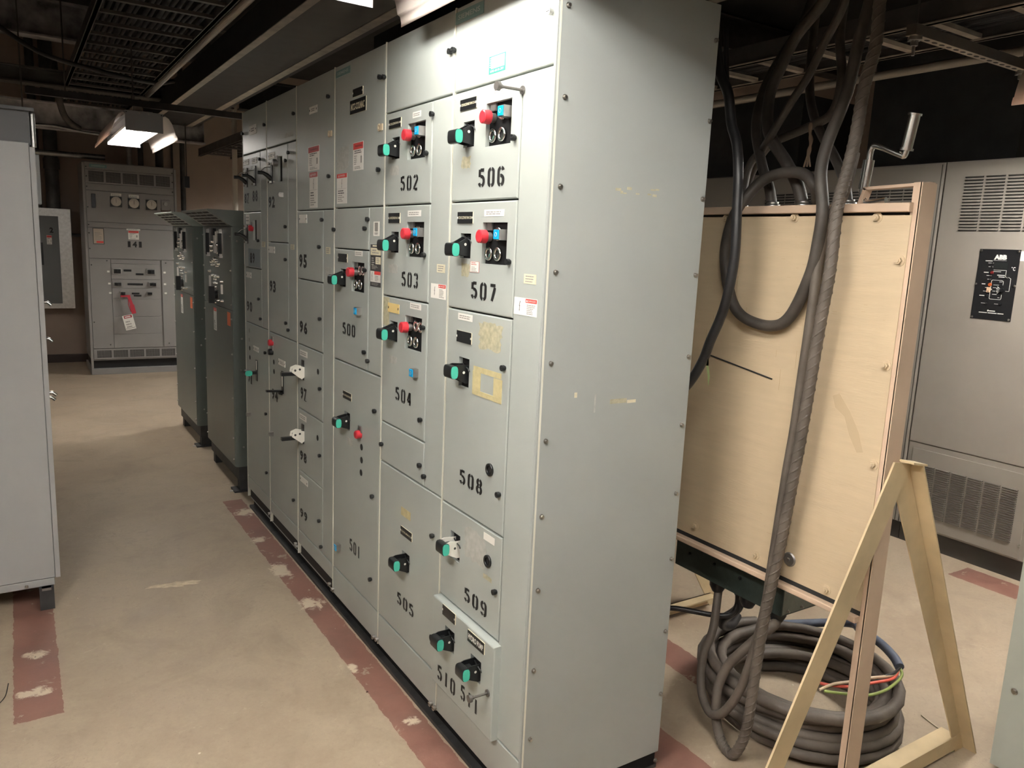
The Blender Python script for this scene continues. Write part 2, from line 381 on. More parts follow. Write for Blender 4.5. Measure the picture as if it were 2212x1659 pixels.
def buttons(parent, fr, u, v, kind='blue'):
    'what sits in a push-button recess 13 cm wide'
    z = -.011; mb = MB(Fr(fr(u, v), fr.u, fr.v, fr.w))
    spots = [(-.040, -.029), (.008, -.029), (.008, .026)] + ([(.042, .026)] if kind != 'blue' else [])
    for a, b in spots:
        mb.ring(a, b, z, z + .007, .0185, .0115, CHR); mb.disc(a, b, z, z + .001, .0115, GAP)
        mb.poly([(a - .002, b - .011), (a + .006, b - .009), (a + .008, b + .002), (a + .002, b - .002)], z + .001, z + .004, CHR)
    mb.box(-.052, -.026, .036, .058, z, z + .006, STEEL); mb.build('pilot_device_openings', parent)
    r = MB(Fr(fr(u - .04, v + .018), fr.u, fr.v, fr.w)); r.disc(0, 0, z, .006, .013, STEEL); r.disc(0, 0, .006, .027, .019, RED, 20, .0185); r.disc(0, 0, .027, .029, .0185, RED, 20, .015)
    r.build('red_push_button', parent)
    if kind == 'blue': blue_box(parent, fr, u + .044, v + .024, z)
def blue_box(parent, fr, u, v, z=0, m=None, s=.0145):
    b = MB(Fr(fr(u, v), fr.u, fr.v, fr.w)); b.box(-s, s, -s, s, z, .02, STEEL); b.box(-s + .002, s - .002, -s + .002, s - .002, .02, .023, m or BLUE, .001)
    b.ring(0, 0, .023, .0236, .006, .0045, BADGE if m is None else m, 12); b.build('pilot_light', parent)
def latch(parent, fr, u, v, m=None, r=.0085):
    b = MB(Fr(fr(u, v), fr.u, fr.v, fr.w)); m = m or BLK
    b.disc(0, 0, 0, .004, r * .75, m, 12); b.disc(0, 0, .004, .013, r, m, 14); b.box(-r * .8, r * .8, -.0012, .0012, .013, .0134, GAP)
    return b.build('latch', parent)
def screw(parent, fr, u, v, m=None, r=.0052, name='screw'):
    b = MB(Fr(fr(u, v), fr.u, fr.v, fr.w)); m = m or SCRW
    b.disc(0, 0, 0, .002, r * 1.35, m, 12); b.disc(0, 0, .002, .008, r, m, 6, r * .9); return b.build(name, parent)
def lines(mb, R, n, m, z=.0009, fill=.8, rs=None):
    u, v, w_, h = R; rr = random.Random(rs if rs is not None else int(abs(u * 991 + v * 877) * 100))
    for i in range(n):
        y = v + h / 2 - h * (i + .5) / n; k = rr.uniform(.55, 1) if n > 1 else 1; a = u - w_ * fill / 2; e = a + w_ * fill * k; x = a
        while x < e - w_ * .03:
            l = min(e - x, w_ * rr.uniform(.07, .22)); mb.box(x, x + l, y - h / n * .22, y + h / n * .22, 0.0004, z, m); x += l + w_ * .03
def bolt_icon(mb, u, v, h, m=INK, z=.001):
    p = [(.1, .5), (-.12, .02), (.03, .05), (-.02, -.32), (-.08, -.3), (.02, -.5), (.1, -.28), (.05, -.3), (.14, .1), (-.01, .08), (.2, .5)]
    mb.poly([(u + a * h * .6, v + b * h) for a, b in p], .0004, z, m)
def sticker(parent, kind, R, fr, txt='', name=None, z=.0):
    u, v, w_, h = R; mb = MB(Fr(fr(u, v, z), fr.u, fr.v, fr.w)); a, b = w_ / 2, h / 2; T = .0006
    if kind == 'nameplate':
        mb.box(-a, a, -b, b, 0, .0022, CRM); mb.box(-a, a - .0015, -b, b, .0022, .0028, BLK)
        mb.box(-a, -a + .004, -.003, .003, .0028, .0034, WHT); mb.box(a - .006, a - .002, -.003, .003, .0028, .0034, WHT)
        if txt: mb.text(txt, 0, 0, h * .24, CRM, .0034, width=w_ * .82, bold=.02)
    elif kind == 'bigplate':
        mb.box(-a, a, -b, b, 0, .0022, CRM); mb.box(-a, a - .0015, -b, b, .0022, .0028, BLK)
        if txt: mb.text(txt, 0, 0, h * .5, CRM, .0034, width=w_ * .86, bold=.03)
    elif kind == 'slantplate':
        mb.box(-a, a, -b, b, 0, .0022, CRM); mb.box(-a, a - .001, -b, b - .001, .0022, .0028, BLK); mb.text(txt, 0, 0, h * .5, WHT, .0034, width=w_ * .9, bold=.04)
    elif kind in ('whiteplate', 'yellowplate'):
        k = YEL if kind[0] == 'y' else WHT; mb.box(-a, a, -b, b, 0, .002, k, .0006)
        for s_ in (-1, 1): mb.box(s_ * a * .93, s_ * a * .80, -.004, .004, .002, .0024, INK)
        if txt: lines(mb, (0, 0, w_ * .6, h * .5), int(txt), INKG, .0026)
    elif kind == 'label':
        mb.box(-a, a, -b, b, 0, T, WHT); lines(mb, (0, 0, w_, h * .62), 2, INKG, .0010)
    elif kind == 'smalllabel':
        mb.box(-a, a, -b, b, 0, T, CRM); lines(mb, (0, 0, w_ * .9, h * .8), 3, INKG, .0010)
    elif kind == 'plain': mb.box(-a, a, -b, b, 0, T, txt)
    elif kind == 'danger':
        mb.box(-a, a, -b, b, 0, T, WHT); bolt_icon(mb, -a * .5, 0, h * .6)
        mb.box(a * .02, a * .97, b * .5, b * .94, T, .0009, DRED); mb.text('DANGER', a * .56, b * .71, b * .22, WHT, .0012, width=a * .66)
        mb.poly([(a * .06, b * .6), (a * .2, b * .6), (a * .13, b * .84)], .0009, .0012, WHT); lines(mb, (a * .5, -b * .26, a * .9, b * 1.2), 6, INKG)
    elif kind == 'talldanger':
        mb.box(-a, a, -b, b, 0, T, WHT); mb.box(-a, a, b * .72, b, T, .0009, txt or DRED); mb.text('DANGER', a * .12, b * .86, b * .12, WHT, .0012, width=w_ * .5)
        mb.poly([(-a * .72, b * .78), (-a * .5, b * .78), (-a * .61, b * .93)], .0009, .0012, WHT)
        bolt_icon(mb, 0, b * .33, h * .3); mb.box(-a * .9, a * .9, -.0 * b, .012 * b, T, .0009, INKG); lines(mb, (0, -b * .22, w_ * .9, b * .3), 2, INK); lines(mb, (0, -b * .64, w_ * .95, b * .5), 4, INKG)
    elif kind == 'warning':
        mb.box(-a, a, -b, b, 0, T, WHT); mb.box(-a * .96, a * .96, b * .5, b * .96, T, .0009, txt or DRED); mb.text('WARNING', a * .1, b * .73, b * .16, INK, .0012, width=w_ * .7)
        lines(mb, (0, b * .32, w_ * .9, b * .28), 2, INK); lines(mb, (-a * .45, -b * .25, a * .8, b * .7), 5, INKG); mb.box(a * .5, a * .72, -b * .5, 0, T, .0009, INKG); lines(mb, (0, -b * .8, w_ * .85, b * .22), 2, INKG)
    elif kind == 'badge':
        mb.box(-a, a, -b, b, 0, .002, SIEM, .0006); mb.text('SIEMENS', 0, 0, h * .42, BADGE, .0026, width=w_ * .78, bold=.02)
    elif kind == 'greenlabel':
        mb.box(-a, a, -b, b, 0, T, GRN); mb.box(-a * .72, a * .9, -b * .45, b * .88, T, .001, WHT); mb.text('5502-60-01-397', 0, -b * .72, b * .26, WHT, .001, width=w_ * .82)
        for i in range(5): mb.box(-a * .9, -a * .68, b * (.72 - i * .24), b * (.82 - i * .24), T, .001, WHT)
    elif kind == 'ratings':
        mb.box(-a, a, -b, b, 0, T, INK); mb.box(-a * .6, a * .6, b * .9, b * .97, T, .001, CRM); mb.box(-a * .95, a * .95, b * .5, b * .84, T, .001, CRM)
        lines(mb, (0, b * .67, w_ * .8, b * .25), 2, INKG, .0013); mb.box(-a * .0, a * .95, b * .08, b * .42, T, .001, CRM); lines(mb, (a * .48, b * .25, a * .8, b * .25), 3, INKG, .0013)
        lines(mb, (-a * .5, b * .2, a * .7, b * .4), 4, INKG, .0011); lines(mb, (0, -b * .08, w_ * .9, b * .2), 3, INKG, .0011)
        mb.box(-a * .95, a * .95, -b * .78, -b * .26, T, .001, WHT); mb.box(-a * .2, a * .95, -b * .42, -b * .26, .001, .0013, DRED); bolt_icon(mb, -a * .62, -b * .52, b * .42, z=.0014); lines(mb, (a * .35, -b * .6, a, b * .28), 4, INKG, .0014)
        lines(mb, (0, -b * .88, w_ * .9, b * .12), 2, INKG, .0011)
    elif kind == 'barlabel':
        mb.box(-a, a, -b, b, 0, T, WHT); mb.box(-a * .55, a * .55, -b * .35, b * .85, T, .001, INKG); lines(mb, (0, -b * .65, w_ * .8, b * .3), 2, INK)
    elif kind == 'redlabel':
        mb.box(-a, a, -b, b, 0, T, LRED); mb.box(-a * .94, a * .94, -b * .95, b * .95, T, .0008, WHT); lines(mb, (0, b * .6, w_ * .9, b * .6), 2, LRED, .0011); lines(mb, (0, -b * .4, w_ * .85, b), 4, INKG, .0011)
    elif kind == 'rag':                                                  # torn residue with a ragged rim
        rr = random.Random(int(abs(u) * 1e4)); pts = []
        for k in range(36):
            t = 2 * math.pi * k / 36; c, s_ = math.cos(t), math.sin(t); q = 1 / max(abs(c), abs(s_)) * rr.uniform(.74, 1)
            pts.append((a * c * q, b * s_ * q))
        mb.poly(pts, 0, .0003, txt)
    elif kind == 'frame':
        t = w_ * .27
        for i_, r in enumerate(((-a, a * .96, b - h * .2, b), (-a * 1.04, -a + t, -b, b - h * .18), (a - t, a * 1.03, -b * 1.1, b - h * .22), (-a * 1.02, a, -b * 1.08, -b + h * .14))): mb.box(*r, 0, T + .0002 * i_, TAPE)
    names = dict(nameplate='nameplate', bigplate='nameplate', slantplate='nameplate', whiteplate='nameplate', yellowplate='nameplate', label='paper_label', smalllabel='paper_label', danger='danger_sticker', talldanger='danger_sticker', warning='warning_sticker', badge='maker_badge', greenlabel='inspection_label', ratings='ratings_sticker', barlabel='asset_label', redlabel='paper_label', rag='glue_residue', frame='tape_frame', plain='tape_piece')
    return mb.build(name or names[kind], parent)
# ------------------------------------------------------------------ the motor control centre, six sections 51 cm wide
MF = FRONT(0); TOPZ = 2.316; BOT = .2065
HH = dict(hg=(.0315, .036), btn=(.066, .0575))
def door(sec, u0, u1, v0, v1, items=(), out=0, name='door', thick=.016):
    g = .0022; holes = []
    if name != 'wireway_cover': u0 += .0056
    for it in items:
        k = it[0]
        if k in HH:
            a, b = HH[k]; kk = 1.25 if (k == 'hg' and len(it) > 4 and it[4]) else 1
            holes.append((it[1] - a, it[1] + a, it[2] - b * kk, it[2] + b * kk, k))
        if k == 'hole': holes.append((it[1] - it[3] / 2, it[1] + it[3] / 2, it[2] - it[4] / 2, it[2] + it[4] / 2, k))
    fr = Fr(MF(0, 0, out), MF.u, MF.v, MF.w)
    mb = MB(fr)
    bh = [h for h in holes if h[4] == 'btn']; oh = [h for h in holes if h[4] != 'btn']
    mb.panel(u0 + g, u1 - g, v0 + g, v1 - g, -thick - (out if out else 0), 0, GREY, holes=[h[:4] for h in holes], deep=.0125, inner=BLKM, lip=None)
    d = mb.build(name, sec)
    for it in items:
        k = it[0]
        if k == 'hg': handle_green(d, fr, it[1], it[2], it[3], 1, it[4] if len(it) > 4 and not isinstance(it[4], (int, float)) else None)
        elif k == 'btn': buttons(d, fr, it[1], it[2], it[3])
        elif k == 'blue': blue_box(d, fr, it[1], it[2])
        elif k == 'grey': blue_box(d, fr, it[1], it[2], 0, STEEL, .011)
        elif k == 'old': handle_old(d, fr, it[1], it[2], it[3])
        elif k == 'latch': latch(d, fr, it[1], it[2])
        elif k == 'slatch': latch(d, fr, it[1], it[2], ZINC)
        elif k == 'num':
            b = MB(fr); stencil(b, it[1], it[2][0], it[2][1], it[2][3], it[2][2]); b.build('stencilled_number', d)
        elif k == 'onum':
            b = MB(fr); old_number(b, it[1], it[2]); b.build('stencilled_number', d)
        elif k == 'st': sticker(d, it[1], it[2], fr, *(it[3:4]))
        elif k == 'grom':
            b = MB(Fr(fr(it[1], it[2]), fr.u, fr.v, fr.w)); b.ring(0, 0, 0, .006, .0185, .012, BLK); b.disc(0, 0, .0002, .0006, .0122, GAP); b.build('grommet', d)
        elif k == 'hole2':
            b = MB(Fr(fr(it[1], it[2]), fr.u, fr.v, fr.w)); b.disc(0, 0, 0, .0006, .0135, it[3] if len(it) > 3 else GAP); b.build('knockout', d)
        elif k == 'red':
            b = MB(Fr(fr(it[1], it[2]), fr.u, fr.v, fr.w)); b.box(-.015, .015, 0, .034, 0, .006, STEEL); b.disc(0, 0, 0, .02, .017, RED if len(it) < 4 else it[3], 18); b.disc(0, 0, .02, .024, .017, RED if len(it) < 4 else it[3], 18, .013); b.build('push_button', d)
        elif k == 'tbolt':
            b = MB(fr); L_ = it[3]; b.disc(it[1], it[2], 0, .004, .011, BOLT, 14); b.disc(it[1], it[2], .004, L_, .0038, BOLT, 10); b.disc(it[1], it[2], L_ - .012, L_ - .008, .0055, BOLT, 10); b.disc(it[1], it[2], L_ - .004, L_ + .006, .0115, BOLT, 16); b.build('clamping_screw', d)
    return d
def old_number(mb, txt, R):
    'bold condensed serif figures like brass stencils'
    u, v, w_, h = R; n = len(txt); cw = w_ / n
    for i, ch in enumerate(txt):
        mb.text(ch, u - w_ / 2 + cw * (i + .5), v, h, PAINTB, .0008, width=cw * (.5 if ch == '1' else .80), bold=.045)
        if ch in '17': mb.box(u - w_ / 2 + cw * (i + .5) - cw * .3, u - w_ / 2 + cw * (i + .5) + cw * .3, v - h / 2, v - h / 2 + h * .06, .0004, .0008, PAINTB)
def section(label, y0, y1, depth=.54):
    s = thing('motor_control_cabinet', label, 'electrical cabinet', (depth / 2, (y0 + y1) / 2, 0))
    u0, u1 = -y1, -y0
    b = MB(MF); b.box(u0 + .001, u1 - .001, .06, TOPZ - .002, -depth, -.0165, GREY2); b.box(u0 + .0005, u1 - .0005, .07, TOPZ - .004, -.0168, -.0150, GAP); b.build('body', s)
    e = MB(MF); e.box(u0 + .0002, u0 + .0056, .075, TOPZ, -.0165, .0008, EDGELIT); e.build('joint_highlight_strip', s)  # strip at the joint, its cream paints in the lit door edge
    c = MB(MF); c.box(u0 + .001, u1 - .001, .012, .06, -depth + .01, -.035, BLKM); c.box(u0 + .001, u1 - .001, 0, .014, -depth, -.008, BASE); c.build('base_channel', s)
    return s
def wire(sec, u0, u1, v0, v1, items=()): return door(sec, u0, u1, v0, v1, items, name='wireway_cover')
def bottom(sec, u0, u1, items=(), lo=.075): return door(sec, u0, u1, lo, BOT, items, name='bottom_panel')
# section with 506 to 511, nearest the camera
a, b_ = -.519, -.0
s = section('tall grey cabinet section nearest the viewer, doors stencilled 506 to 511', 0, .519)
door(s, a, b_, 2.078, TOPZ, [('latch', -0.5127, 2.1989), ('slatch', -0.0215, 2.1998), ('st', 'badge', (-0.4337, 2.2846, 0.1626, 0.0327)), ('st', 'greenlabel', (-0.2707, 2.1233, 0.0851, 0.0458))], name='top_panel')
wire(s, -.139, b_, BOT, 2.078, [('tbolt', -0.1361, 2.0362, .075), ('st', 'danger', (-0.0781, 1.4865, 0.1101, 0.0457)), ('st', 'smalllabel', (-0.0622, 1.5597, 0.0572, 0.0251))])
door(s, a, -.139, 1.764, 2.078, [('hg', -0.4148, 1.9537, -.012), ('btn', -0.2529, 1.9681, 'blue'), ('num', '506', (-0.2794, 1.8271, 0.1404, 0.0516)), ('latch', -0.1624, 1.9209), ('st', 'nameplate', (-0.4202, 2.0377, 0.0960, 0.0304), 'COOLZONE FAN 2A'), ('st', 'label', (-0.2539, 2.0517, 0.0628, 0.0190)), ('st', 'rag', (-0.4262, 1.8757, 0.0614, 0.0379), TAPER)])
door(s, a, -.139, 1.448, 1.764, [('hg', -0.4134, 1.6371, -.012), ('btn', -0.2498, 1.6470, 'blue'), ('num', '507', (-0.2988, 1.5108, 0.1409, 0.0502)), ('latch', -0.1627, 1.5997), ('st', 'nameplate', (-0.4170, 1.7183, 0.0925, 0.0332), 'COOLZONE FAN 2B'), ('st', 'label', (-0.2560, 1.7302, 0.1065, 0.0182)), ('st', 'rag', (-0.4074, 1.5670, 0.0563, 0.0433), TAPER), ('st', 'redlabel', (-0.3541, 1.5779, 0.0514, 0.0315))])
door(s, a, -.139, .825, 1.448, [('hg', -0.3973, 1.2604, .006, 1), ('grom', -0.2218, 1.0047), ('num', '508', (-0.3312, 0.9368, 0.1382, 0.0466)), ('latch', -0.1653, 1.3105), ('latch', -0.1635, 0.9477), ('st', 'nameplate', (-0.3997, 1.3676, 0.0910, 0.0346)), ('st', 'label', (-0.3995, 1.4273, 0.0877, 0.0201)), ('st', 'rag', (-0.2517, 1.3856, 0.1399, 0.0863), TAPER), ('st', 'frame', (-0.2588, 1.2506, 0.1602, 0.0816))])
door(s, a, -.139, .505, .825, [('hg', -0.4162, 0.6994, .006, WPL), ('grom', -0.2121, 0.7290), ('num', '509', (-0.2772, 0.5722, 0.1351, 0.0460)), ('latch', -0.1608, 0.6547), ('st', 'rag', (-0.2940, 0.7436, 0.1434, 0.1104), SCUFF), ('st', 'plain', (-0.2120, 0.7979, 0.0628, 0.0222), WHT), ('st', 'rag', (-0.2142, 0.6755, 0.0549, 0.0171), TAPER)])
door(s, a + .002, -.118, BOT - .004, .505, [('hg', -0.3890, 0.4009, .004), ('hg', -0.2212, 0.3865, .004), ('num', '510', (-0.4017, 0.2551, 0.1216, 0.0525)), ('num', '511', (-0.2496, 0.2684, 0.1089, 0.0515)), ('tbolt', -0.1444, 0.3493, .06), ('st', 'nameplate', (-0.3951, 0.4854, 0.0855, 0.0353)), ('st', 'slantplate', (-0.2216, 0.4747, 0.0997, 0.0370), 'HYDRO PUMP')], out=.024)
latch(s, MF, -0.1324, 0.2258, ZINC)
bottom(s, a, b_, [('slatch', -0.5121, 0.0879)])
sd = MB(NEAR(0)); sd.panel(.0, .54, .06, 2.314, -.004, .0035, GREY2, b=.0015); sd.box(.006, .0115, .06, 2.314, .0035, .0042, EDGELIT); sp = sd.build('side_panel', s)
NS = NEAR(-.0035)
for q in ((0.0321, 2.0058), (0.0324, 1.7932), (0.0322, 1.5814), (0.0329, 1.3468), (0.0297, 1.1405), (0.0292, 0.9319), (0.0298, 0.7209), (0.0301, 0.4829), (0.0298, 0.2719), (0.5287, 2.2203), (0.5299, 2.0087), (0.5284, 1.7971), (0.5263, 1.5836), (0.5259, 1.3464), (0.5209, 1.1420), (0.5217, 0.9294), (0.5254, 0.7197), (0.5256, 0.4806), (0.5284, 0.2661), (0.5285, 0.0323), (0.0286, 2.2151)): screw(sp, NS, *q)
for q, m_ in (((0.1203, 1.2579), (.009, .014)), ((0.3179, 1.2278), (.032, .009))):
    t_ = MB(Fr(NS(*q), NS.u, NS.v, NS.w)); t_.box(-m_[0] / 2, m_[0] / 2, -m_[1] / 2, m_[1] / 2, 0, .0006, CRM); t_.build('tape_piece', sp)
t_ = MB(NS); rr = random.Random(4)
for i in range(9):
    x0, z0 = .30 + rr.uniform(-.1, .06), 1.80 + rr.uniform(-.012, .01); t_.box(x0, x0 + rr.uniform(.006, .02), z0, z0 + rr.uniform(.003, .008), 0, .0003, TAPER)
for x0, z0, x1, z1 in ((.185, 1.255, .19, 1.205), (.24, 1.238, .3, 1.225)): t_.box(x0, x1, z0, z1, 0, .0003, TAPER if x1 - x0 > .02 else SCUFF)
t_.build('tape_residue', sp)
# section with 502 to 505
a, b_ = -1.027, -.519; wr = -.652
s = section('grey cabinet section with doors 502 to 505, second from the near end', .519, 1.027)
door(s, a, b_, 2.078, TOPZ, [('latch', -0.5358, 2.1991), ('latch', -1.0260, 2.2010)], name='top_panel')
wire(s, wr, b_, .828, 2.078, [('latch', -0.6445, 2.0346), ('st', 'danger', (-0.5802, 1.4915, 0.1036, 0.0463)), ('st', 'smalllabel', (-0.5662, 1.5638, 0.0555, 0.0260)), ('latch', -0.6378, 0.8686)])
door(s, a, wr, 1.764, 2.078, [('hg', -0.9288, 1.9557, -.012), ('btn', -0.7659, 1.9675, 'blue'), ('num', '502', (-0.8135, 1.8342, 0.1369, 0.0496)), ('latch', -0.6801, 1.9205), ('st', 'nameplate', (-0.9341, 2.0377, 0.0989, 0.0309), 'COOLZONE FAN 1A'), ('st', 'label', (-0.7652, 2.0482, 0.0626, 0.0189)), ('st', 'rag', (-0.9358, 1.8815, 0.0823, 0.0373), SCUFF)])
door(s, a, wr, 1.447, 1.764, [('hg', -0.9227, 1.6386, -.012), ('btn', -0.7598, 1.6499, 'blue'), ('num', '503', (-0.7936, 1.5146, 0.1297, 0.0513)), ('latch', -0.6789, 1.6017), ('st', 'nameplate', (-0.9278, 1.7210, 0.0962, 0.0340), 'COOLZONE FAN 1B'), ('st', 'label', (-0.7687, 1.7348, 0.1033, 0.0197)), ('st', 'rag', (-0.9331, 1.5468, 0.0840, 0.0348), SCUFF)])
door(s, a, wr, .981, 1.447, [('hg', -0.9190, 1.3256, -.008), ('btn', -0.7581, 1.3361, 'three'), ('blue', -0.7241, 1.2081), ('num', '504', (-0.8264, 1.1072, 0.1328, 0.0490)), ('latch', -0.6726, 1.3660), ('latch', -0.6765, 1.0549), ('st', 'yellowplate', (-0.9227, 1.4080, 0.0966, 0.0330)), ('st', 'label', (-0.7436, 1.4298, 0.0859, 0.0203)), ('st', 'plain', (-0.9868, 1.3917, 0.0521, 0.1019), TAPER), ('st', 'rag', (-0.9211, 1.2229, 0.0729, 0.0310), SCUFF)])
door(s, a, wr, .828, .981, [('latch', -1.0002, 0.8934), ('latch', -0.6733, 0.8978)], name='blank_door')
door(s, a, b_, BOT, .828, [('hg', -0.7796, 0.5078, .004), ('num', '505', (-0.7736, 0.3487, 0.1407, 0.0470)), ('latch', -0.5648, 0.6845), ('hole2', -0.5641, 0.3162), ('st', 'nameplate', (-0.7749, 0.6187, 0.0943, 0.0313), 'COLMAC'), ('st', 'plain', (-0.7860, 0.6897, 0.0791, 0.0305), TAPE)])
bottom(s, a, b_, [('slatch', -0.5402, 0.0877), ('slatch', -1.0158, 0.0990)])
# section with 500 and 501
a, b_ = -1.543, -1.027; wr = -1.16
S500 = s = section('grey cabinet section with doors 500 and 501, two dark plates on its top door', 1.027, 1.543)
door(s, a, b_, 1.764, TOPZ, [('latch', -1.0629, 2.2065), ('latch', -1.0653, 1.8912), ('st', 'badge', (-1.4428, 2.2829, 0.1536, 0.0261)), ('st', 'nameplate', (-1.2820, 2.1875, 0.1013, 0.0285)), ('st', 'bigplate', (-1.2801, 2.1378, 0.1615, 0.0505), 'MCC-COLMAC'), ('st', 'rag', (-1.4474, 1.9547, 0.1569, 0.0982), SCUFF), ('st', 'talldanger', (-1.4512, 1.8400, 0.1134, 0.1169)), ('st', 'warning', (-1.2771, 1.9538, 0.1049, 0.1041))], name='top_door')
wire(s, wr, b_, 1.142, 1.764, [('st', 'barlabel', (-1.0892, 1.6835, 0.0553, 0.0522)), ('st', 'ratings', (-1.0915, 1.5494, 0.1006, 0.1544)), ('latch', -1.1458, 1.1856)])
door(s, a, wr, 1.603, 1.764, [('latch', -1.1627, 1.7176), ('latch', -1.1891, 1.6836), ('latch', -1.5276, 1.6784)], name='blank_door')
door(s, a, wr, 1.142, 1.603, [('hg', -1.4322, 1.4865, -.008), ('btn', -1.2692, 1.4974, 'three'), ('blue', -1.2415, 1.3684), ('num', '500', (-1.3611, 1.2817, 0.1400, 0.0498)), ('latch', -1.1844, 1.5283), ('latch', -1.1820, 1.2146), ('st', 'nameplate', (-1.4328, 1.5665, 0.1029, 0.0335)), ('st', 'label', (-1.2612, 1.5893, 0.0796, 0.0205))])
door(s, a, b_, BOT, 1.142, [('hg', -1.3731, 0.9022, -.002), ('red', -1.2232, 0.8796), ('hole2', -1.2119, 0.8291), ('hole2', -1.2104, 0.7761), ('hole2', -1.2139, 0.7233), ('blue', -1.4515, 0.3237), ('num', '501', (-1.2723, 0.3799, 0.1184, 0.0552)), ('latch', -1.0710, 1.0048), ('latch', -1.0822, 0.6644), ('latch', -1.0914, 0.3187), ('st', 'nameplate', (-1.3705, 1.0080, 0.0952, 0.0304), 'COOLZONE'), ('st', 'rag', (-1.3371, 0.8201, 0.0683, 0.0345), SCUFF)])
bottom(s, a, b_, [('slatch', -1.0485, 0.0933), ('slatch', -1.5249, 0.0978)])
# section with 95 to 99
a, b_ = -2.051, -1.543; wr = -1.676
S95 = s = section('grey cabinet section with doors 95 to 99, two white padlock-plate handles', 1.543, 2.051)
door(s, a, b_, 1.762, TOPZ, [('latch', -1.6004, 2.2115), ('latch', -1.5917, 1.8951), ('st', 'whiteplate', (-1.8050, 2.1848, 0.1029, 0.0299), '2'), ('st', 'warning', (-1.8015, 1.9817, 0.1501, 0.1027), LRED), ('st', 'talldanger', (-1.8041, 1.8473, 0.1072, 0.1523), LRED)], name='top_door')
wire(s, wr, b_, BOT, 1.762, [('st', 'smalllabel', (-1.6131, 1.5906, 0.0558, 0.0281)), ('st', 'rag', (-1.6095, 1.5015, 0.0974, 0.0430), SCUFF), ('latch', -1.6822, 0.2400)])
door(s, a, wr, 1.45, 1.762, [('latch', -1.6774, 1.7186), ('latch', -1.7131, 1.6031), ('onum', '95', (-1.9539, 1.5336, 0.1238, 0.0629)), ('st', 'whiteplate', (-1.9508, 1.7245, 0.1116, 0.0374))])
door(s, a, wr, 1.141, 1.45, [('latch', -1.7027, 1.2912), ('onum', '96', (-1.9495, 1.2263, 0.1254, 0.0580)), ('hole2', -1.9924, 1.4120), ('hole2', -1.8994, 1.4097)][:2])
door(s, a, wr, .828, 1.141, [('old', -1.9573, 1.0218, 'plates'), ('hole2', -1.7427, 1.0493), ('latch', -1.7014, 0.9782), ('onum', '97', (-1.9504, 0.9081, 0.1019, 0.0598)), ('st', 'label', (-1.9504, 1.1026, 0.1121, 0.0285))])
door(s, a, wr, .52, .828, [('old', -1.9600, 0.7101, 'plates'), ('hole2', -1.7485, 0.7413), ('latch', -1.7033, 0.6697), ('onum', '98', (-1.9566, 0.5984, 0.1108, 0.0503)), ('st', 'label', (-1.9635, 0.7916, 0.1073, 0.0275))])
door(s, a, wr, BOT, .52, [('latch', -1.7085, 0.3568), ('onum', '99', (-1.9534, 0.3056, 0.1238, 0.0478)), ('st', 'whiteplate', (-1.9483, 0.4800, 0.1153, 0.0280))])
bottom(s, a, b_, [('slatch', -1.5646, 0.1059), ('slatch', -2.0552, 0.1071)], lo=.13)
# section with 92 to 94
a, b_ = -2.555, -2.051; wr = -2.187
s = section('grey cabinet section with doors 92 to 94, scraped letter marks on its top door', 2.051, 2.555)
door(s, a, b_, 2.081, TOPZ, [('latch', -2.0726, 2.1988), ('st', 'rag', (-2.1668, 2.1145, 0.1474, 0.0241), SCUFF)], name='top_door')
wire(s, wr, b_, 1.142, 2.081, [('latch', -2.1599, 2.0319), ('latch', -2.1762, 1.1886), ('st', 'smalllabel', (-2.1177, 1.5937, 0.0562, 0.0246))])
door(s, a, wr, 1.611, 2.081, [('old', -2.4581, 1.9545, 'black'), ('hole', -2.3145, 1.9667, .075, .12), ('red', -2.3616, 1.9982, STEEL), ('grey', -2.2705, 1.8413), ('latch', -2.2053, 1.9990), ('latch', -2.2144, 1.6883), ('onum', '92', (-2.4659, 1.8116, 0.1233, 0.0572)), ('st', 'whiteplate', (-2.4642, 2.0398, 0.1094, 0.0305), '2')])
door(s, a, wr, 1.142, 1.611, [('latch', -2.2155, 1.5303), ('latch', -2.2144, 1.2190), ('onum', '93', (-2.4609, 1.3840, 0.1219, 0.0603)), ('st', 'whiteplate', (-2.4720, 1.5716, 0.1120, 0.0324))])
door(s, a, b_, BOT, 1.142, [('old', -2.2937, 0.9064, 'grey'), ('red', -2.4749, 1.0887), ('red', -2.4766, 1.0392, BLK), ('hole2', -2.4555, 0.9879), ('hole2', -2.4537, 0.9372), ('grey', -2.4828, 0.5925), ('latch', -2.1020, 0.3366), ('onum', '94', (-2.4410, 0.8128, 0.1230, 0.0602)), ('st', 'whiteplate', (-2.3084, 1.0050, 0.1154, 0.0309), '2')])
bottom(s, a, b_, [('slatch', -2.5495, 0.1212), ('slatch', -2.0704, 0.1164)], lo=.13)
# section with 87 to 91
a, b_ = -3.05, -2.555; wr = -2.68
s = section('grey cabinet section with doors 87 to 91 at the far end of the row', 2.555, 3.05)
door(s, a, b_, 2.081, TOPZ, [('latch', -2.5736, 2.2003), ('latch', -3.0252, 2.1991), ('st', 'whiteplate', (-2.8191, 2.2013, 0.1447, 0.0479), '2')], name='top_door')
wire(s, wr, b_, 1.145, 2.081, [('st', 'smalllabel', (-2.6306, 1.5954, 0.0643, 0.0279))])
door(s, a, wr, 1.768, 2.081, [('old', -2.9571, 1.9561, 'black'), ('old', -2.7778, 1.9571, 'black'), ('latch', -2.6705, 2.0369), ('onum', '87', (-2.9697, 1.8440, 0.1141, 0.0552)), ('onum', '88', (-2.7912, 1.8514, 0.1211, 0.0601)), ('st', 'whiteplate', (-2.9732, 2.0411, 0.1134, 0.0301), '2'), ('st', 'whiteplate', (-2.7958, 2.0387, 0.1011, 0.0307), '2')])
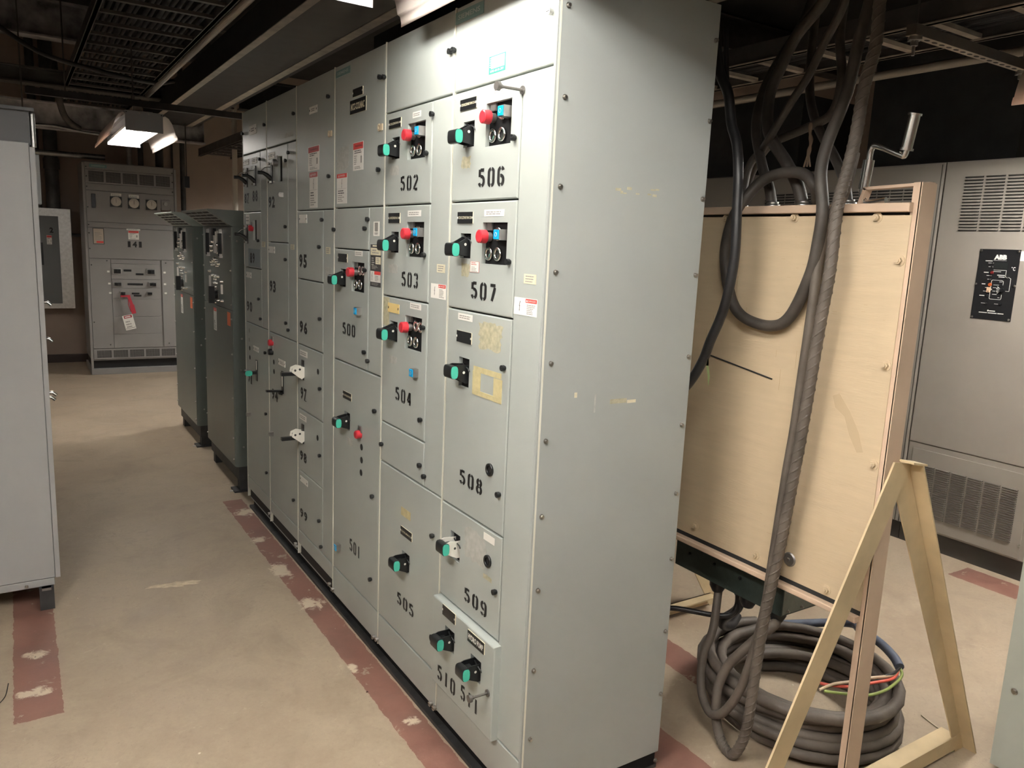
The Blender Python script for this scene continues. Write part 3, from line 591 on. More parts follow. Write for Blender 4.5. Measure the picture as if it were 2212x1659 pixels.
door(s, a, wr, 1.46, 1.768, [('old', -2.9654, 1.6455, 'black'), ('hole', -2.8072, 1.6695, .075, .11), ('red', -2.8512, 1.6794), ('latch', -2.7211, 1.6133), ('st', 'plain', (-2.8280, 1.5179, 0.2488, 0.0982), mat('blue_grey_patch', (.23, .27, .29), .5)), ('onum', '89', (-2.8658, 1.5153, 0.1112, 0.0602)), ('st', 'label', (-2.9607, 1.7295, 0.0831, 0.0543))])
door(s, a, wr, 1.145, 1.46, [('latch', -2.7235, 1.2979), ('latch', -2.6901, 1.1918), ('onum', '90', (-2.9452, 1.2379, 0.1327, 0.0608)), ('st', 'whiteplate', (-2.9503, 1.4170, 0.1089, 0.0310))])
door(s, a, b_, BOT, 1.145, [('old', -2.8022, 0.8888, 'green'), ('hole2', -2.9599, 1.0975, STEEL), ('hole2', -2.9630, 1.0432, STEEL), ('hole2', -2.9552, 0.9954), ('hole2', -2.9541, 0.9413), ('grey', -2.9683, 0.5992), ('latch', -2.6037, 1.0168), ('latch', -2.6023, 0.6776), ('latch', -2.6023, 0.3421), ('onum', '91', (-2.9526, 0.8267, 0.1030, 0.0772)), ('st', 'whiteplate', (-2.8118, 1.0093, 0.1111, 0.0276), '2')])
bottom(s, a, b_, [('slatch', -2.5637, 0.1166)][:0], lo=.13)
# padlock hasps between the tall top doors
for q, sec in (((-1.5822, 2.0642), S95), ((-1.0565, 2.0371), S500)):
    b = MB(Fr(MF(*q), MF.u, MF.v, MF.w)); m_ = mat('cream_enamel_hasp', (.62, .52, .36), .45)
    b.ring(-.012, 0, .001, .006, .013, .0062, m_, 14); b.box(-.001, .018, -.011, .011, .001, .006, m_); b.build('door_hasp', sec, label='cream hasp tab')
# ------------------------------------------------------------------ fluorescent fixtures
def wing_material():
    'thin white reflector wing that lets some lamp light through'
    M = mat('translucent_white_wing', (.80, .72, .66), .4); nt = M.node_tree; o = nt.nodes['Material Output']; b = nt.nodes['Principled BSDF']
    t = nt.nodes.new('ShaderNodeBsdfTranslucent'); t.inputs[0].default_value = (.85, .66, .55, 1); x = nt.nodes.new('ShaderNodeMixShader'); x.inputs[0].default_value = .22
    nt.links.new(b.outputs[0], x.inputs[1]); nt.links.new(t.outputs[0], x.inputs[2]); nt.links.new(x.outputs[0], o.inputs['Surface']); return M
ENAM = mat('white_enamel_reflector', (.82, .78, .74), .4); WING = wing_material(); HOUS = mat('fixture_housing', (.42, .42, .44), .5)
def fixture(x, y0, y1, z, label, k=1.0, rods=False):
    LAMP = mat('glowing_tube_%d' % round(k * 100), (1, .972, .925), .5, emit=TUBE * k)
    t = thing('fluorescent_fixture', label, 'ceiling light', (x, (y0 + y1) / 2, z + .17))
    h = MB(); h.box(x - .119, x + .119, y0 + .002, y1 - .002, z + .125, z + .17, HOUS); h.box(x - .06, x + .06, y0 + .02, y1 - .02, z + .17, z + .178, ZINC); h.build('housing', t)
    for ya in (y0, y1 - .003):
        c = MB(NEAR(ya)); c.box(x - .121, x + .121, z + .038, z + .172, -.003, 0, HOUS)
        for sx in (-1, 1): c.disc(x + sx * .112, z + .160, 0, .001, .004, GAP, 8); c.disc(x + sx * .03, z + .16, 0, .004, .007, ZINC, 8)
        c.build('end_cap', t)
    prof = [(.118, .150), (.135, .156), (.158, .142), (.180, .108), (.196, .060), (.202, .034), (.210, .030), (.2145, .012), (.2145, 0)]
    for s_ in (-1, 1):
        r = MB(); n = len(prof); th = .0016
        vs = [(x + s_ * a, y, z + b) for y in (y0, y1) for a, b in prof] + [(x + s_ * (a + th), y, z + b + th) for y in (y0, y1) for a, b in prof]
        fs = []
        for k in range(n - 1):
            fs += [(k, k + 1, n + k + 1, n + k), (2 * n + k, 3 * n + k, 3 * n + k + 1, 2 * n + k + 1), (k, 2 * n + k, 2 * n + k + 1, k + 1), (n + k, n + k + 1, 3 * n + k + 1, 3 * n + k)]
        fs += [(0, n, 3 * n, 2 * n), (n - 1, 3 * n - 1, 4 * n - 1, 2 * n - 1)]
        r.add(vs, fs, WING, True); r.build('wing_reflector', t)
    g = MB(); pr = []
    for k in range(25):
        a = -.116 + .232 * k / 24; pr.append((a, .112 - .026 * abs(math.cos(a * math.pi / .116 * 1.0)) ** .7 if abs(a) < .058 else .112 - .05 * max(0, (abs(a) - .085) / .031)))
    n = len(pr); vs = [(x + a, y, z + b) for y in (y0 + .004, y1 - .004) for a, b in pr] + [(x + a, y, z + b + .003) for y in (y0 + .004, y1 - .004) for a, b in pr]
    fs = [(k, n + k, n + k + 1, k + 1) for k in range(n - 1)] + [(2 * n + k, 2 * n + k + 1, 3 * n + k + 1, 3 * n + k) for k in range(n - 1)]
    g.add(vs, fs, ENAM, True); g.build('inner_reflector', t)
    for s_ in (-1, 1):
        tb = MB(); tb.tube([(x + s_ * .058, y0 + .03, z + .075), (x + s_ * .058, y1 - .03, z + .075)], .0165, LAMP, 14); tb.build('tube_lamp', t)
        e = MB()
        for ya, yb in ((y0 + .006, y0 + .03), (y1 - .03, y1 - .006)): e.box(x + s_ * .058 - .014, x + s_ * .058 + .014, ya, yb, z + .058, z + .112, ENAM)
        e.build('lamp_holder', t)
    if rods:
        for ya in (y0 + .2, y1 - .2): h = MB(); h.tube([(x, ya, z + .178), (x, ya, 3.745)], .006, ZINC, 6); h.build('hanger_rod', t)
    return t
fixture(-.305, 4.55, 5.75, 2.283, 'lit fluorescent fixture with winged white reflector hanging over the far part of the aisle', .42)
fixture(-.305, -.52, .70, 2.283, 'lit fluorescent fixture cut off by the top edge above the nearest cabinet section', .37)
fixture(2.575, -1.12, .11, 2.30, 'winged fluorescent fixture at the top right, beneath the holed strut rail', 1.6)
fixture(-.305, -1.86, -.64, 2.283, 'added unseen fluorescent fixture overhead of the viewer, lighting the nearest cabinets', .62, True)  # unseen, added to light the near side panel and doors
fixture(-1.75, -1.25, -.05, 2.45, 'added fluorescent fill fixture beside the viewer on the left, out of the frame', 1.35, True)  # added out of view as fill for the cabinet fronts
fixture(2.575, 6.3, 7.5, 2.30, 'added fluorescent fill fixture far down the right aisle, hidden behind the row', 2.2, True)  # added out of sight to brighten the far wall
fixture(-2.35, 5.6, 6.8, 2.30, 'added fluorescent fill fixture in the left aisle, hidden behind the left cabinets', .35, True)  # added out of sight as weak fill for the far left
# ------------------------------------------------------------------ two free-standing controllers in line with the row
DGRN = mat('dark_green_grey_enamel', (.15, .17, .155), .35, noise=.05, nscale=3, bump=.06, bscale=120)
LGRN = mat('light_hood_enamel', (.42, .46, .42), .45)
ORG = mat('orange_sticker', (.85, .20, .08), .5)
def controller(y0, label, hoodm):
    y1 = y0 + .84; s = thing('free_standing_controller', label, 'electrical cabinet', (.3, y0 + .42, 0)); f = FRONT(0); a, b = -y1, -y0
    m = MB(f); m.box(a, b, .17, 1.69, -.56, -.012, DGRN); m.build('body', s)
    m = MB(f); m.box(a, b, .08, .17, -.55, -.02, BASE); m.box(a + .02, a + .09, .0, .08, -.5, -.03, BASE); m.box(b - .09, b - .02, 0, .08, -.5, -.03, BASE)
    m.box(b - .11, b, 0, .012, -.2, .01, BASE); m.disc(b - .05, .0, .0, .03, .008, ZINC, 6); m.build('base_frame', s)
    m = MB(f); m.panel(a + .004, b - .004, 1.175, 1.685, -.012, .004, DGRN, b=.002); up = m.build('control_panel', s)
    m = MB(f); m.panel(a + .004, b - .004, .175, 1.170, -.012, .004, DGRN, b=.002); lo = m.build('lower_panel', s)
    # hood, louvred underside looking down into the aisle
    prof = [(0, 1.69), (-.56, 1.69), (-.56, 1.785), (.14, 1.785), (.14, 1.779)]
    m = MB(Fr(f(a, 0, 0), (-1, 0, 0), (0, 0, 1), (0, -1, 0))); m.poly(prof, 0, .84, hoodm); h = m.build('hood', s)
    fl = Fr(f(a, 1.69, 0), f.u, V((-.14, 0, .09)).normalized(), V((-.09, 0, -.14)).normalized())
    m = MB(fl)
    for r_ in range(5):
        for c_ in range(4): m.box(.06 + c_ * .185, .06 + c_ * .185 + .165, .018 + r_ * .029, .018 + r_ * .029 + .016, -.002, .0012, GAP)
    m.build('louvres', h)
    cx = (a + b) / 2
    for du in (-.235, .235):
        m = MB(Fr(f(cx + du * .8 - .02, 1.60, .004), f.u, f.v, f.w)); m.box(-.026, .026, -.095, .075, 0, .006, CHR, .001); m.box(-.009, .009, -.10, .045, .006, .026, BLK, .004); m.box(-.014, .014, .045, .07, .006, .02, ZINC, .002); m.box(-.012, .012, -.11, -.085, .0, .02, ZINC); m.build('pull_handle', up)
    m = MB(Fr(f(cx - .02, 1.6, .004), f.u, f.v, f.w)); m.box(-.03, .03, -.085, .055, 0, .008, ENAM, .002); m.box(-.02, .02, .03, .075, .0, .02, BLK); m.box(-.045, .0, .02, .07, 0, .006, ENAM); m.box(.05, .085, -.01, .06, 0, .005, ENAM); m.build('meter', up)
    for (uu, vv, r_) in [(-.1, .255, .012), (-.05, .265, .014), (0, .275, .018), (.05, .262, .013), (.1, .25, .012), (-.07, .235, .009), (0, .24, .009), (.07, .235, .009), (-.08, .165, .010), (0, .165, .010), (.08, .165, .010), (-.03, .12, .008), (0, .12, .008), (.03, .12, .008), (0, .145, .008), (0, .095, .008), (-.17, .19, .011), (.19, .14, .010), (-.17, -.005, .010), (-.02, -.01, .008), (.19, .015, .010), (.08, .01, .008), (-.06, .39, .013), (-.11, .36, .014), (.1, .37, .014), (.13, .35, .01), (-.1, .33, .01), (.11, .32, .012)]:
        m = MB(Fr(f(cx - .02, 1.2, .004), f.u, f.v, f.w)); m.disc(uu, vv, 0, .018, r_, CHR, 10, r_ * .7); m.build('terminal_stud', up)
    for (uu, v0, v1) in ((-.17, .08, .16), (-.17, .02, .06), (.18, .06, .12)): m = MB(Fr(f(cx - .02, 1.2, .004), f.u, f.v, f.w)); m.box(uu - .008, uu + .008, v0, v1, 0, .012, ENAM, .003); m.build('white_terminal_cover', up)
    m = MB(Fr(f(cx, 1.245, .004), f.u, f.v, f.w)); m.disc(0, 0, 0, .02, .03, BLK, 16); m.poly([(-.014, -.055), (.014, -.055), (.011, .055), (-.011, .055)], .02, .055, BLK); m.ring(0, 0, 0, .004, .045, .038, CHR, 20); m.box(-.09, -.04, -.03, .01, 0, .02, BLK); m.build('rotary_switch', up)
    fo = Fr(f(0, 0, .004), f.u, f.v, f.w); sticker(lo, 'talldanger', (cx - .08, 1.075, .085, .15), fo)
    sticker(lo, 'plain', (b - .1, 1.115, .085, .085), fo, ORG, 'orange_sticker')
    for v_ in (1.63, 1.42, 1.21): 
        for uu in (a + .02, b - .02): screw(up, Fr(f(0, 0, .004), f.u, f.v, f.w), uu, v_)
    for v_ in (1.12, .9, .62, .36, .22):
        for uu in (a + .02, b - .02): screw(lo, Fr(f(0, 0, .004), f.u, f.v, f.w), uu, v_)
    sd_ = MB(NEAR(y0)); sd_.panel(.002, .558, .172, 1.688, -.004, .001, DGRN, b=.001); sp_ = sd_.build('side_panel', s)
    for x_, z_ in ((.03, 1.6), (.05, 1.0), (.04, .8), (.05, .3)): screw(sp_, NEAR(y0 - .001), x_, z_)
    return s
controller(3.352, 'dark green-grey controller with slanted louvre hood, standing beside the cabinet row', DGRN)
controller(4.585, 'dark green-grey controller with pale slanted hood, behind the other hooded one', LGRN)
# ------------------------------------------------------------------ switchboard 141 against the far end
SWB = mat('switchboard_grey', (.27, .26, .25), .45, noise=.06, nscale=3); SWD = mat('switchboard_shadow_gap', (.025, .025, .028), .7); GLS = mat('meter_face', (.62, .58, .52), .12, coat=.6)
Y4 = 8.25; f = NEAR(Y4); s = thing('switchboard', 'grey free-standing switchboard marked 141 with three round meters', 'switchboard', (0, Y4 + .3, 0)); x0, x1 = -.425, .47
m = MB(f); m.box(x0 - .02, x1 + .02, .16, 2.36, -.75, -.012, SWB); m.box(x0 - .03, x0 - .005, .05, 2.345, -.014, .006, SWB, .004); m.box(x1 + .005, x1 + .03, .05, 2.345, -.014, .006, SWB, .004); m.build('body', s)
m = MB(f); m.box(x0 - .01, x1 + .01, .06, .16, -.74, -.06, GAP); m.box(x0 - .03, x1 + .03, 0, .065, -.76, .015, SWB, .003); m.build('base_channel', s)
def mesh_band(v0, v1, nm):
    m = MB(f); W_ = x1 - x0; n = 5; holes = [(x0 + .035 + i * (W_ - .05) / n, x0 + .035 + (i + .86) * (W_ - .05) / n, v0 + .016, v1 - .016) for i in range(n)]
    m.panel(x0, x1, v0, v1, -.012, 0, SWB, holes=holes, b=.002, deep=.01, inner=GAP); o = m.build(nm, s)
    g = MB(f)
    for h in holes:
        k = int((h[1] - h[0]) / .011)
        for i in range(1, k): uu = h[0] + (h[1] - h[0]) * i / k; g.box(uu - .0013, uu + .0013, h[2], h[3], -.006, -.004, SWB)
        k = int((h[3] - h[2]) / .011)
        for i in range(1, k): vv = h[2] + (h[3] - h[2]) * i / k; g.box(h[0], h[1], vv - .0013, vv + .0013, -.006, -.004, SWB)
    g.build('mesh_grille', o)
mesh_band(2.13, 2.275, 'vent_panel'); mesh_band(.175, .29, 'vent_panel')
m = MB(f); m.panel(x0, x1, 2.28, 2.35, -.012, 0, SWB, b=.002); o = m.build('top_trim', s); sticker(o, 'badge', (x0 + .13, 2.315, .17, .036), f)
m = MB(f); m.panel(x0, x1, 2.055, 2.125, -.012, 0, SWB, b=.002); m.build('trim_panel', s)
m = MB(f); m.panel(x0, x1, 1.715, 2.05, -.012, 0, SWB, b=.002); o = m.build('metering_door', s)
for q in ((-0.1321, 1.9427), (0.0478, 1.9344), (0.2294, 1.9309)):
    g = MB(Fr(f(*q), f.u, f.v, f.w)); g.box(-.058, .058, -.056, .056, 0, .014, BLK, .004); g.disc(0, .004, .014, .022, .054, GLS, 28, .05)
    for k in range(11):
        an = math.radians(30 + k * 12); g.box(.04 * math.cos(an) - .001, .04 * math.cos(an) + .001, .04 * math.sin(an) - .004, .04 * math.sin(an) + .004, .022, .0225, INK)
    g.box(-.002, .002, -.01, .034, .022, .0226, INK); g.build('round_meter', o)
for q in ((-0.1280, 2.0109, 0.1043, 0.0480), (0.0506, 2.0072, 0.1042, 0.0462)): sticker(o, 'label', q, f)
g = MB(f); u, v, w_, h = (0.3761, 1.9352, 0.0888, 0.1194); g.box(u - .045, u + .045, v - .055, v + .06, 0, .02, SWB, .004); g.disc(u, v + .015, .02, .04, .022, STEEL, 14); g.box(u - .05, u + .05, v - .07, v - .035, 0, .012, mat('brown_base', (.10, .06, .045), .5)); g.build('selector_switch', o)
g = MB(f); u, v, w_, h = (-0.3535, 1.9401, 0.0361, 0.1322); g.box(u - .02, u + .02, v - .075, v + .075, 0, .012, BLK, .003); g.build('door_handle', o)
m = MB(f); m.panel(x0, x1, 1.655, 1.71, -.012, 0, SWB, b=.002); m.build('trim_panel', s)
m = MB(f); m.panel(x0, x1, 1.315, 1.65, -.012, 0, SWB, b=.002); o = m.build('breaker_door', s)
g = MB(f); old_number(g, '141', (0.0411, 1.4812, 0.1721, 0.0660)); g.build('stencilled_number', o)
q = (0.0327, 1.5844, 0.1096, 0.0985); sticker(o, 'warning', q, f); sticker(o, 'label', (q[0], q[1] + q[3] / 2 + .012, .14, .018), f)
g = MB(f); u, v, w_, h = (-0.3212, 1.5581, 0.1119, 0.1775); g.box(u - w_ / 2, u + w_ / 2, v - h / 2, v + h / 2, 0, .001, INK); g.box(u - w_ * .44, u + w_ * .44, v - h * .46, v + h * .46, .001, .0016, mat('aged_card', (.50, .42, .34), .6)); g.box(u - w_ * .2, u + w_ * .42, v - h * .42, v - h * .3, .0016, .002, DRED); lines(g, (u, v, w_ * .8, h * .5), 6, INKG, .0021); g.build('circuit_card', o)
m = MB(f); m.panel(x0, -.215, .30, 1.31, -.012, 0, SWB, b=.002); m.build('side_cover', s)
m = MB(f); m.panel(.315, x1, .30, 1.31, -.012, 0, SWB, b=.002); m.build('side_cover', s)
br = MB(f); vv = [1.31, 1.26, 1.085, .985, .86, .66, .46, .30]
for p_, q_ in zip(vv, vv[1:]): br.panel(-.21, .300, q_ + .001, p_ - .001, -.014, -.003, SWB, b=.0015)
br = br.build('breaker_cover', s)
for (u, v, w_, h, k) in ((-.15, 1.175, .095, .075, 1), (.20, 1.175, .095, .075, 1), (-.15, 1.03, .095, .055, 1), (.215, 1.03, .09, .055, 1), (-.10, .925, .06, .05, 0), (.18, .925, .06, .045, 0)):
    g = MB(f); g.box(u - w_ / 2, u + w_ / 2, v - h / 2, v + h / 2, -.003, .004, STEEL if k else SWB, .001); g.box(u - w_ * .36, u + w_ * .36, v - h * .3, v + h * .3, .004, .02, BLK, .003); g.box(u - .008, u + .008, v - h * .15, v + h * .15, .02, .035, BLK); g.build('breaker', br)
for (u, v, w_, h) in ((-.045, 1.185, .08, .022), (.08, 1.145, .08, .022), (.03, 1.03, .16, .022), (.03, .925, .08, .018), (.05, .9, .08, .018)): sticker(br, 'plain', (u, v, w_, h), f, BLK, 'circuit_tag')
for (u, v) in ((-.24, 1.17), (-.235, 1.035), (-.23, .93), (.345, 1.17), (.345, 1.035), (.35, .93)): sticker(br, 'plain', (u, v, .025, .02), Fr(f(0, 0, .001), f.u, f.v, f.w), WHT, 'circuit_number')
for (u, v) in ((x0 + .012, 2.3), (x0 + .012, 2.2), (x0 + .012, 2.09), (x0 + .012, 1.87), (x0 + .012, 1.68), (x0 + .012, 1.59), (x0 + .012, 1.42), (x0 + .02, 1.24), (x0 + .02, .6), (x1 - .012, 2.3), (x1 - .012, 2.2), (x1 - .012, 2.09), (-.25, 1.29), (.36, 1.28), (-.25, .34), (.37, .34)): screw(s, f, u, v, BLK)
# red lockout device with its tag hanging on breaker door
t = thing('lockout_tag', 'red lockout strap with a white paper tag hanging on the switchboard marked 141', 'lockout tag', (-.06, 8.2, .9)); REDP = mat('red_lockout_plastic', (.45, .03, .05), .45)
g = MB(); g.bar((-.13, 8.225, .895), (-.03, 8.225, .90), .02, .02, REDP); g.bar((-.05, 8.21, .9), (-.02, 8.20, .80), .03, .012, REDP, up=(0, 1, 0)); g.bar((-.02, 8.20, .80), (-.0, 8.20, .70), .045, .014, REDP, up=(0, 1, 0)); g.tube([(-.05, 8.21, .9), (-.055, 8.2, .8), (-.03, 8.2, .72)], .004, REDP, 6); g.build('strap', t)
g = MB(Fr((-.055, 8.195, .60), (.97, 0, .22), (-.22, 0, .97), (0, -1, 0))); g.box(-.055, .055, -.085, .085, 0, .002, WHT); g.box(-.04, .045, .05, .08, .002, .0026, REDP); g.box(-.03, .03, .058, .072, .0026, .003, WHT); lines(g, (0, -.02, .09, .09), 3, INKG, .0026); g.box(-.05, .05, -.07, -.066, .002, .0026, INK); g.build('paper_tag', t)
# ------------------------------------------------------------------ wall panelboard 2, pipes on the far wall
f = NEAR(9.10); q = (-0.6707, 1.2517, 0.2949, 1.1972)
s = thing('panelboard', 'steel-framed wall panel marked 2, between the left cabinet and the switchboard', 'electrical panel', (-.75, 9.2, 1.2))
m = MB(f); m.box(-1.02, -.535, .68, 1.85, -.18, -.006, STEEL); m.build('box', s)
m = MB(f); m.box(-1.02, -.535, .68, 1.85, -.006, .0, ZINC, .002); m.build('trim_frame', s)
m = MB(f); m.panel(-.965, -.665, .74, 1.76, 0, .006, mat('panel_door_grey', (.16, .17, .17), .5), b=.002); d = m.build('door', s)
g = MB(Fr(f(0, 0, .006), f.u, f.v, f.w)); old_number(g, '2', (-0.7396, 1.5989, 0.0469, 0.0619)); g.build('stencilled_number', d)
sticker(d, 'warning', (-0.7664, 1.4855, 0.0515, 0.1050), Fr(f(0, 0, .006), f.u, f.v, f.w))
PIPE = mat('dark_galvanised_pipe', (.07, .07, .068), .5, metal=.4, noise=.3, nscale=8)
def pipe(pts, r, label, cat='pipe', m=PIPE, name='pipe', group=None, cpl=()):
    b = MB(); b.tube(pts, r, m, 14)
    for c in cpl: b.tube(c, r * 1.18, m, 14)
    o = b.build(name); return tag(o, label, cat, group)
pipe([(-.70, 9.15, 1.85), (-.70, 9.15, 3.74)], .072, 'thick dark vertical pipe rising from the wall panel marked 2', cpl=[[(-.70, 9.15, 2.3), (-.70, 9.15, 2.42)]])
pipe([(-.86, 9.15, 1.85), (-.86, 9.15, 3.74)], .045, 'thinner vertical pipe left of the thick one on the wall panel')
pipe([(-.53, 9.2, 1.55), (-.28, 9.2, 1.55)], .02, 'short horizontal conduit between the wall panel and the switchboard')
pipe([(.06, 8.6, 2.36), (.06, 8.6, 3.74)], .03, 'shiny vertical conduit rising from the middle of the switchboard', m=STEEL)
pipe([(.18, 8.6, 2.36), (.18, 8.6, 3.74)], .03, 'dark vertical conduit second from the left on top of the switchboard')
pipe([(.38, 8.6, 2.36), (.38, 8.6, 3.74)], .045, 'dark thick conduit rising from the right end of the switchboard')
pipe([(1.0083, 7.6, 0), (1.0083, 7.6, 3.74)], .028, 'pale vertical pipe standing just beyond the cabinet row', m=mat('pale_pipe', (.55, .50, .42), .5))
# ------------------------------------------------------------------ the line-up on the left, seen from its end
LGREY = mat('light_grey_enamel', (.355, .365, .365), .42, noise=.04, nscale=2, bump=.08, bscale=140); TOPG = mat('blue_grey_top', (.11, .115, .12), .5)
YL = 2.1; s = thing('switchgear_cabinet', 'tall light grey cabinet at the left edge, blank end panel facing the viewer', 'electrical cabinet', (-1.4, 3.4, 0))
m = MB(); m.box(-1.78, -1.05, YL + .012, 5.2, .15, 1.955, LGREY); m.build('body', s)
m = MB(NEAR(YL)); m.panel(-1.78, -1.052, .135, 1.962, -.012, 0, LGREY, b=.003); p_ = m.build('end_panel', s); m = MB(NEAR(YL)); m.box(-1.78, -1.055, .098, .133, -.02, -.004, LGREY, .004); m.build('lower_lip', s)
m = MB(); m.box(-1.051, -1.0325, YL - .004, 5.2, .135, 1.945, LGREY); m.build('front_corner_trim', s)
m = MB(); m.box(-1.80, -1.045, YL + .02, 5.2, 1.955, 2.095, TOPG); m.box(-1.80, -1.028, YL - .004, 5.2, 2.083, 2.095, TOPG); m.build('top_wireway', s)
m = MB(); m.tube([(-1.035, YL + .05, 1.95), (-1.035, YL + .05, 2.08)], .01, ZINC, 10); m.build('conduit_stub', s)
m = MB(); m.box(-1.70, -1.12, YL + .35, 5.1, 0, .15, BASE); m.build('base_channel', s)
m = MB(); m.box(-1.115, -1.06, YL - .02, YL + .03, 0, .10, BASE); m.box(-1.105, -1.07, YL - .025, YL + .01, .09, .10, STEEL); m.build('foot', s)
screw(s, NEAR(YL - .001), -1.16, .113)
for i, (y, z0, z1, w_) in enumerate(((2.25, 1.73, 1.93, .035), (2.9, 1.45, 1.56, .06), (3.1, 1.2, 1.3, .045))):
    m = MB(); m.box(-1.0325, -1.0325 + w_ * .5, y, y + .16, z0, z1, LGREY if i == 0 else BLK); m.build('front_hardware', s)
for y, z in ((2.5, .88), (2.7, .82), (2.5, 1.3), (2.6, 1.12)):
    m = MB(FRONT(-1.0325)); m = MB(); m.tube([(-1.0325, y, z), (-1.01, y, z), (-.995, y, z - .015)], .007, CHR, 8); m.build('latch', s)
# the narrow end of another line-up at the right, behind the viewer's right hand
s = thing('rear_cabinet', 'pale grey-green cabinet edge cut off by the lower right corner', 'electrical cabinet', (1.8, -1.4, 0))
m = MB(); m.box(1.526, 2.08, -2.4, -.547, .05, 2.3, GREY2); m.build('body', s)
m = MB(Fr((1.526, 0, 0), (0, -1, 0), (0, 0, 1), (-1, 0, 0))); m.panel(.5475, 2.4, .02, 2.3, -.002, .004, mat('pale_side_enamel', (.42, .45, .40), .5), b=.0015); p_ = m.build('side_panel', s)
for z in (.30, .72, 1.1, 1.5): screw(p_, FRONT(1.522), .585, z, r=.008)
# ------------------------------------------------------------------ the row of tan cabinets at the right
ABBG = mat('warm_grey_enamel', (.29, .262, .23), .5, noise=.06, nscale=2, bump=.06, bscale=120); ABBD = mat('plinth_dark', (.05, .045, .04), .6)
XA = 3.29; FA = FRONT(XA)
def louvres(parent, u0, u1, v0, v1, nu, nv, gap=.12):
    m = MB(FA); cw = (u1 - u0) / nu
    for i in range(nu):
        for k in range(nv):
            a = u0 + i * cw; b = a + cw * (1 - gap); c = v0 + (v1 - v0) * k / nv; h = (v1 - v0) / nv
            m.box(a, b, c, c + h * .55, .0046, .0052, GAP)
            m.add([(a, c + h * .62, .0046), (b, c + h * .62, .0046), (b, c + h * .30, .013), (a, c + h * .30, .013)], [(0, 1, 2, 3), (3, 2, 1, 0)], ABBG)
    return m.build('louvre_bank', parent)
def bay(label, y0, y1, name='inverter_cabinet'):
    s = thing(name, label, 'electrical cabinet', (XA + .4, (y0 + y1) / 2, 0)); a, b = -y1, -y0
    m = MB(FA); m.box(a, b, .115, 2.212, -.8, -.004, ABBG); m.build('body', s)
    m = MB(FA); m.box(a, b, 0, .115, -.78, -.03, ABBD); m.build('plinth', s)
    return s, a, b
s, a, b = bay('warm grey cabinet with the black ABB control plate and two banks of louvres', .165, .868)
m = MB(FA); m.panel(a + .004, b - .004, .62, 2.208, -.004, .0045, ABBG, b=.003); d = m.build('door', s)
louvres(d, -.752, -.20, 1.835, 2.135, 5, 18)
m = MB(FA); m.panel(a + .03, b - .03, .125, .585, -.004, .0045, ABBG, b=.003); lo = m.build('lower_cover', s)
m = MB(FA); m.panel(a + .004, b - .004, .118, .617, -.008, .001, ABBG, b=.002); m.build('lower_frame', s)
louvres(lo, -.775, -.235, .20, .50, 6, 24)
for u_, v_ in ((b - .035, .2), (a + .04, .18)): screw(s, Fr(FA(0, 0, .0045), FA.u, FA.v, FA.w), u_, v_)
m = MB(FA); m.box(b - .035, b - .031, .62, 2.2, .0045, .006, GAP); m.build('edge_seam', d)
# the black control plate
fp = Fr(FA(-.516, 1.555, .0045), FA.u, FA.v, FA.w); P_, Q_ = .103, .187
m = MB(fp); m.box(-P_, P_, -Q_, Q_, 0, .003, BLKM, .0008); cp = m.build('control_plate', d, label='black control plate with white ABB lettering'); fq = Fr(fp(0, 0, .003), fp.u, fp.v, fp.w)
m = MB(fq); m.text('ABB', .008, .146, .026, WHT, .001, width=.064, bold=.07); m.box(-.026, .04, .128, .1292, 0, .0008, WHT)
m.text('C', .083, .088, .02, WHT, .001, width=.012, bold=.03); m.ring(.072, .095, 0, .001, .0028, .0014, WHT, 10)
for (x0, x1, y, h) in ((-.066, -.03, .125, .004), (-.05, -.033, .114, .002), (-.046, -.036, .094, .002), (-.066, -.042, .064, .004), (-.05, -.034, .048, .002), (-.043, -.034, .028, .002), (-.068, -.05, .002, .004), (-.048, -.036, -.017, .002), (-.056, -.038, -.036, .002), (-.072, -.046, -.06, .004),
    (-.018, .046, .078, .0022), (-.018, .02, .070, .0022), (.004, .042, .052, .004), (.012, .042, .043, .004), (-.008, .02, .0, .002), (-.008, .01, -.015, .002), (-.008, .006, -.033, .002), (-.008, .015, -.05, .002), (.02, .035, .017, .002), (.022, .032, -.066, .002), (-.058, -.036, -.1, .002), (.01, .03, -.1, .002),
    (-.01, .02, -.139, .005), (-.062, -.02, -.15, .004), (-.016, .03, -.15, .004), (.034, .064, -.15, .004)): m.box(x0, x1, y - h / 2, y + h / 2, 0, .0008, WHT)
m.disc(-.016, -.138, 0, .0009, .0045, WHT, 12)
for pts in ([(.046, .079), (.046, .045), (.052, .042)], [(.062, .043), (.074, .036), (.074, -.03), (.056, -.03)], [(.03, .025), (-.016, .025), (-.02, .02), (-.02, -.02), (-.012, -.025)], [(-.012, -.025), (-.02, -.03), (-.02, -.072), (-.016, -.076), (.036, -.076), (.04, -.07)], [(.04, -.07), (.04, -.05)], [(.03, .025), (.04, .02), (.04, -.0)]):
    for p0, p1 in zip(pts, pts[1:]):
        dx, dy = p1[0] - p0[0], p1[1] - p0[1]; l = math.hypot(dx, dy); nx, ny = -dy / l * .0009, dx / l * .0009
        m.poly([(p0[0] - nx, p0[1] - ny), (p1[0] - nx, p1[1] - ny), (p1[0] + nx, p1[1] + ny), (p0[0] + nx, p0[1] + ny)], 0, .0008, WHT)
for an in (150, 170, 195, 215): 
    c_, s_ = math.cos(math.radians(an)), math.sin(math.radians(an)); m.poly([(.04 + .012 * c_, -.025 + .012 * s_), (.04 + .03 * c_ - .003 * s_, -.025 + .03 * s_ + .003 * c_), (.04 + .03 * c_ + .003 * s_, -.025 + .03 * s_ - .003 * c_)], 0, .0009, WHT)
m.build('plate_printing', cp)
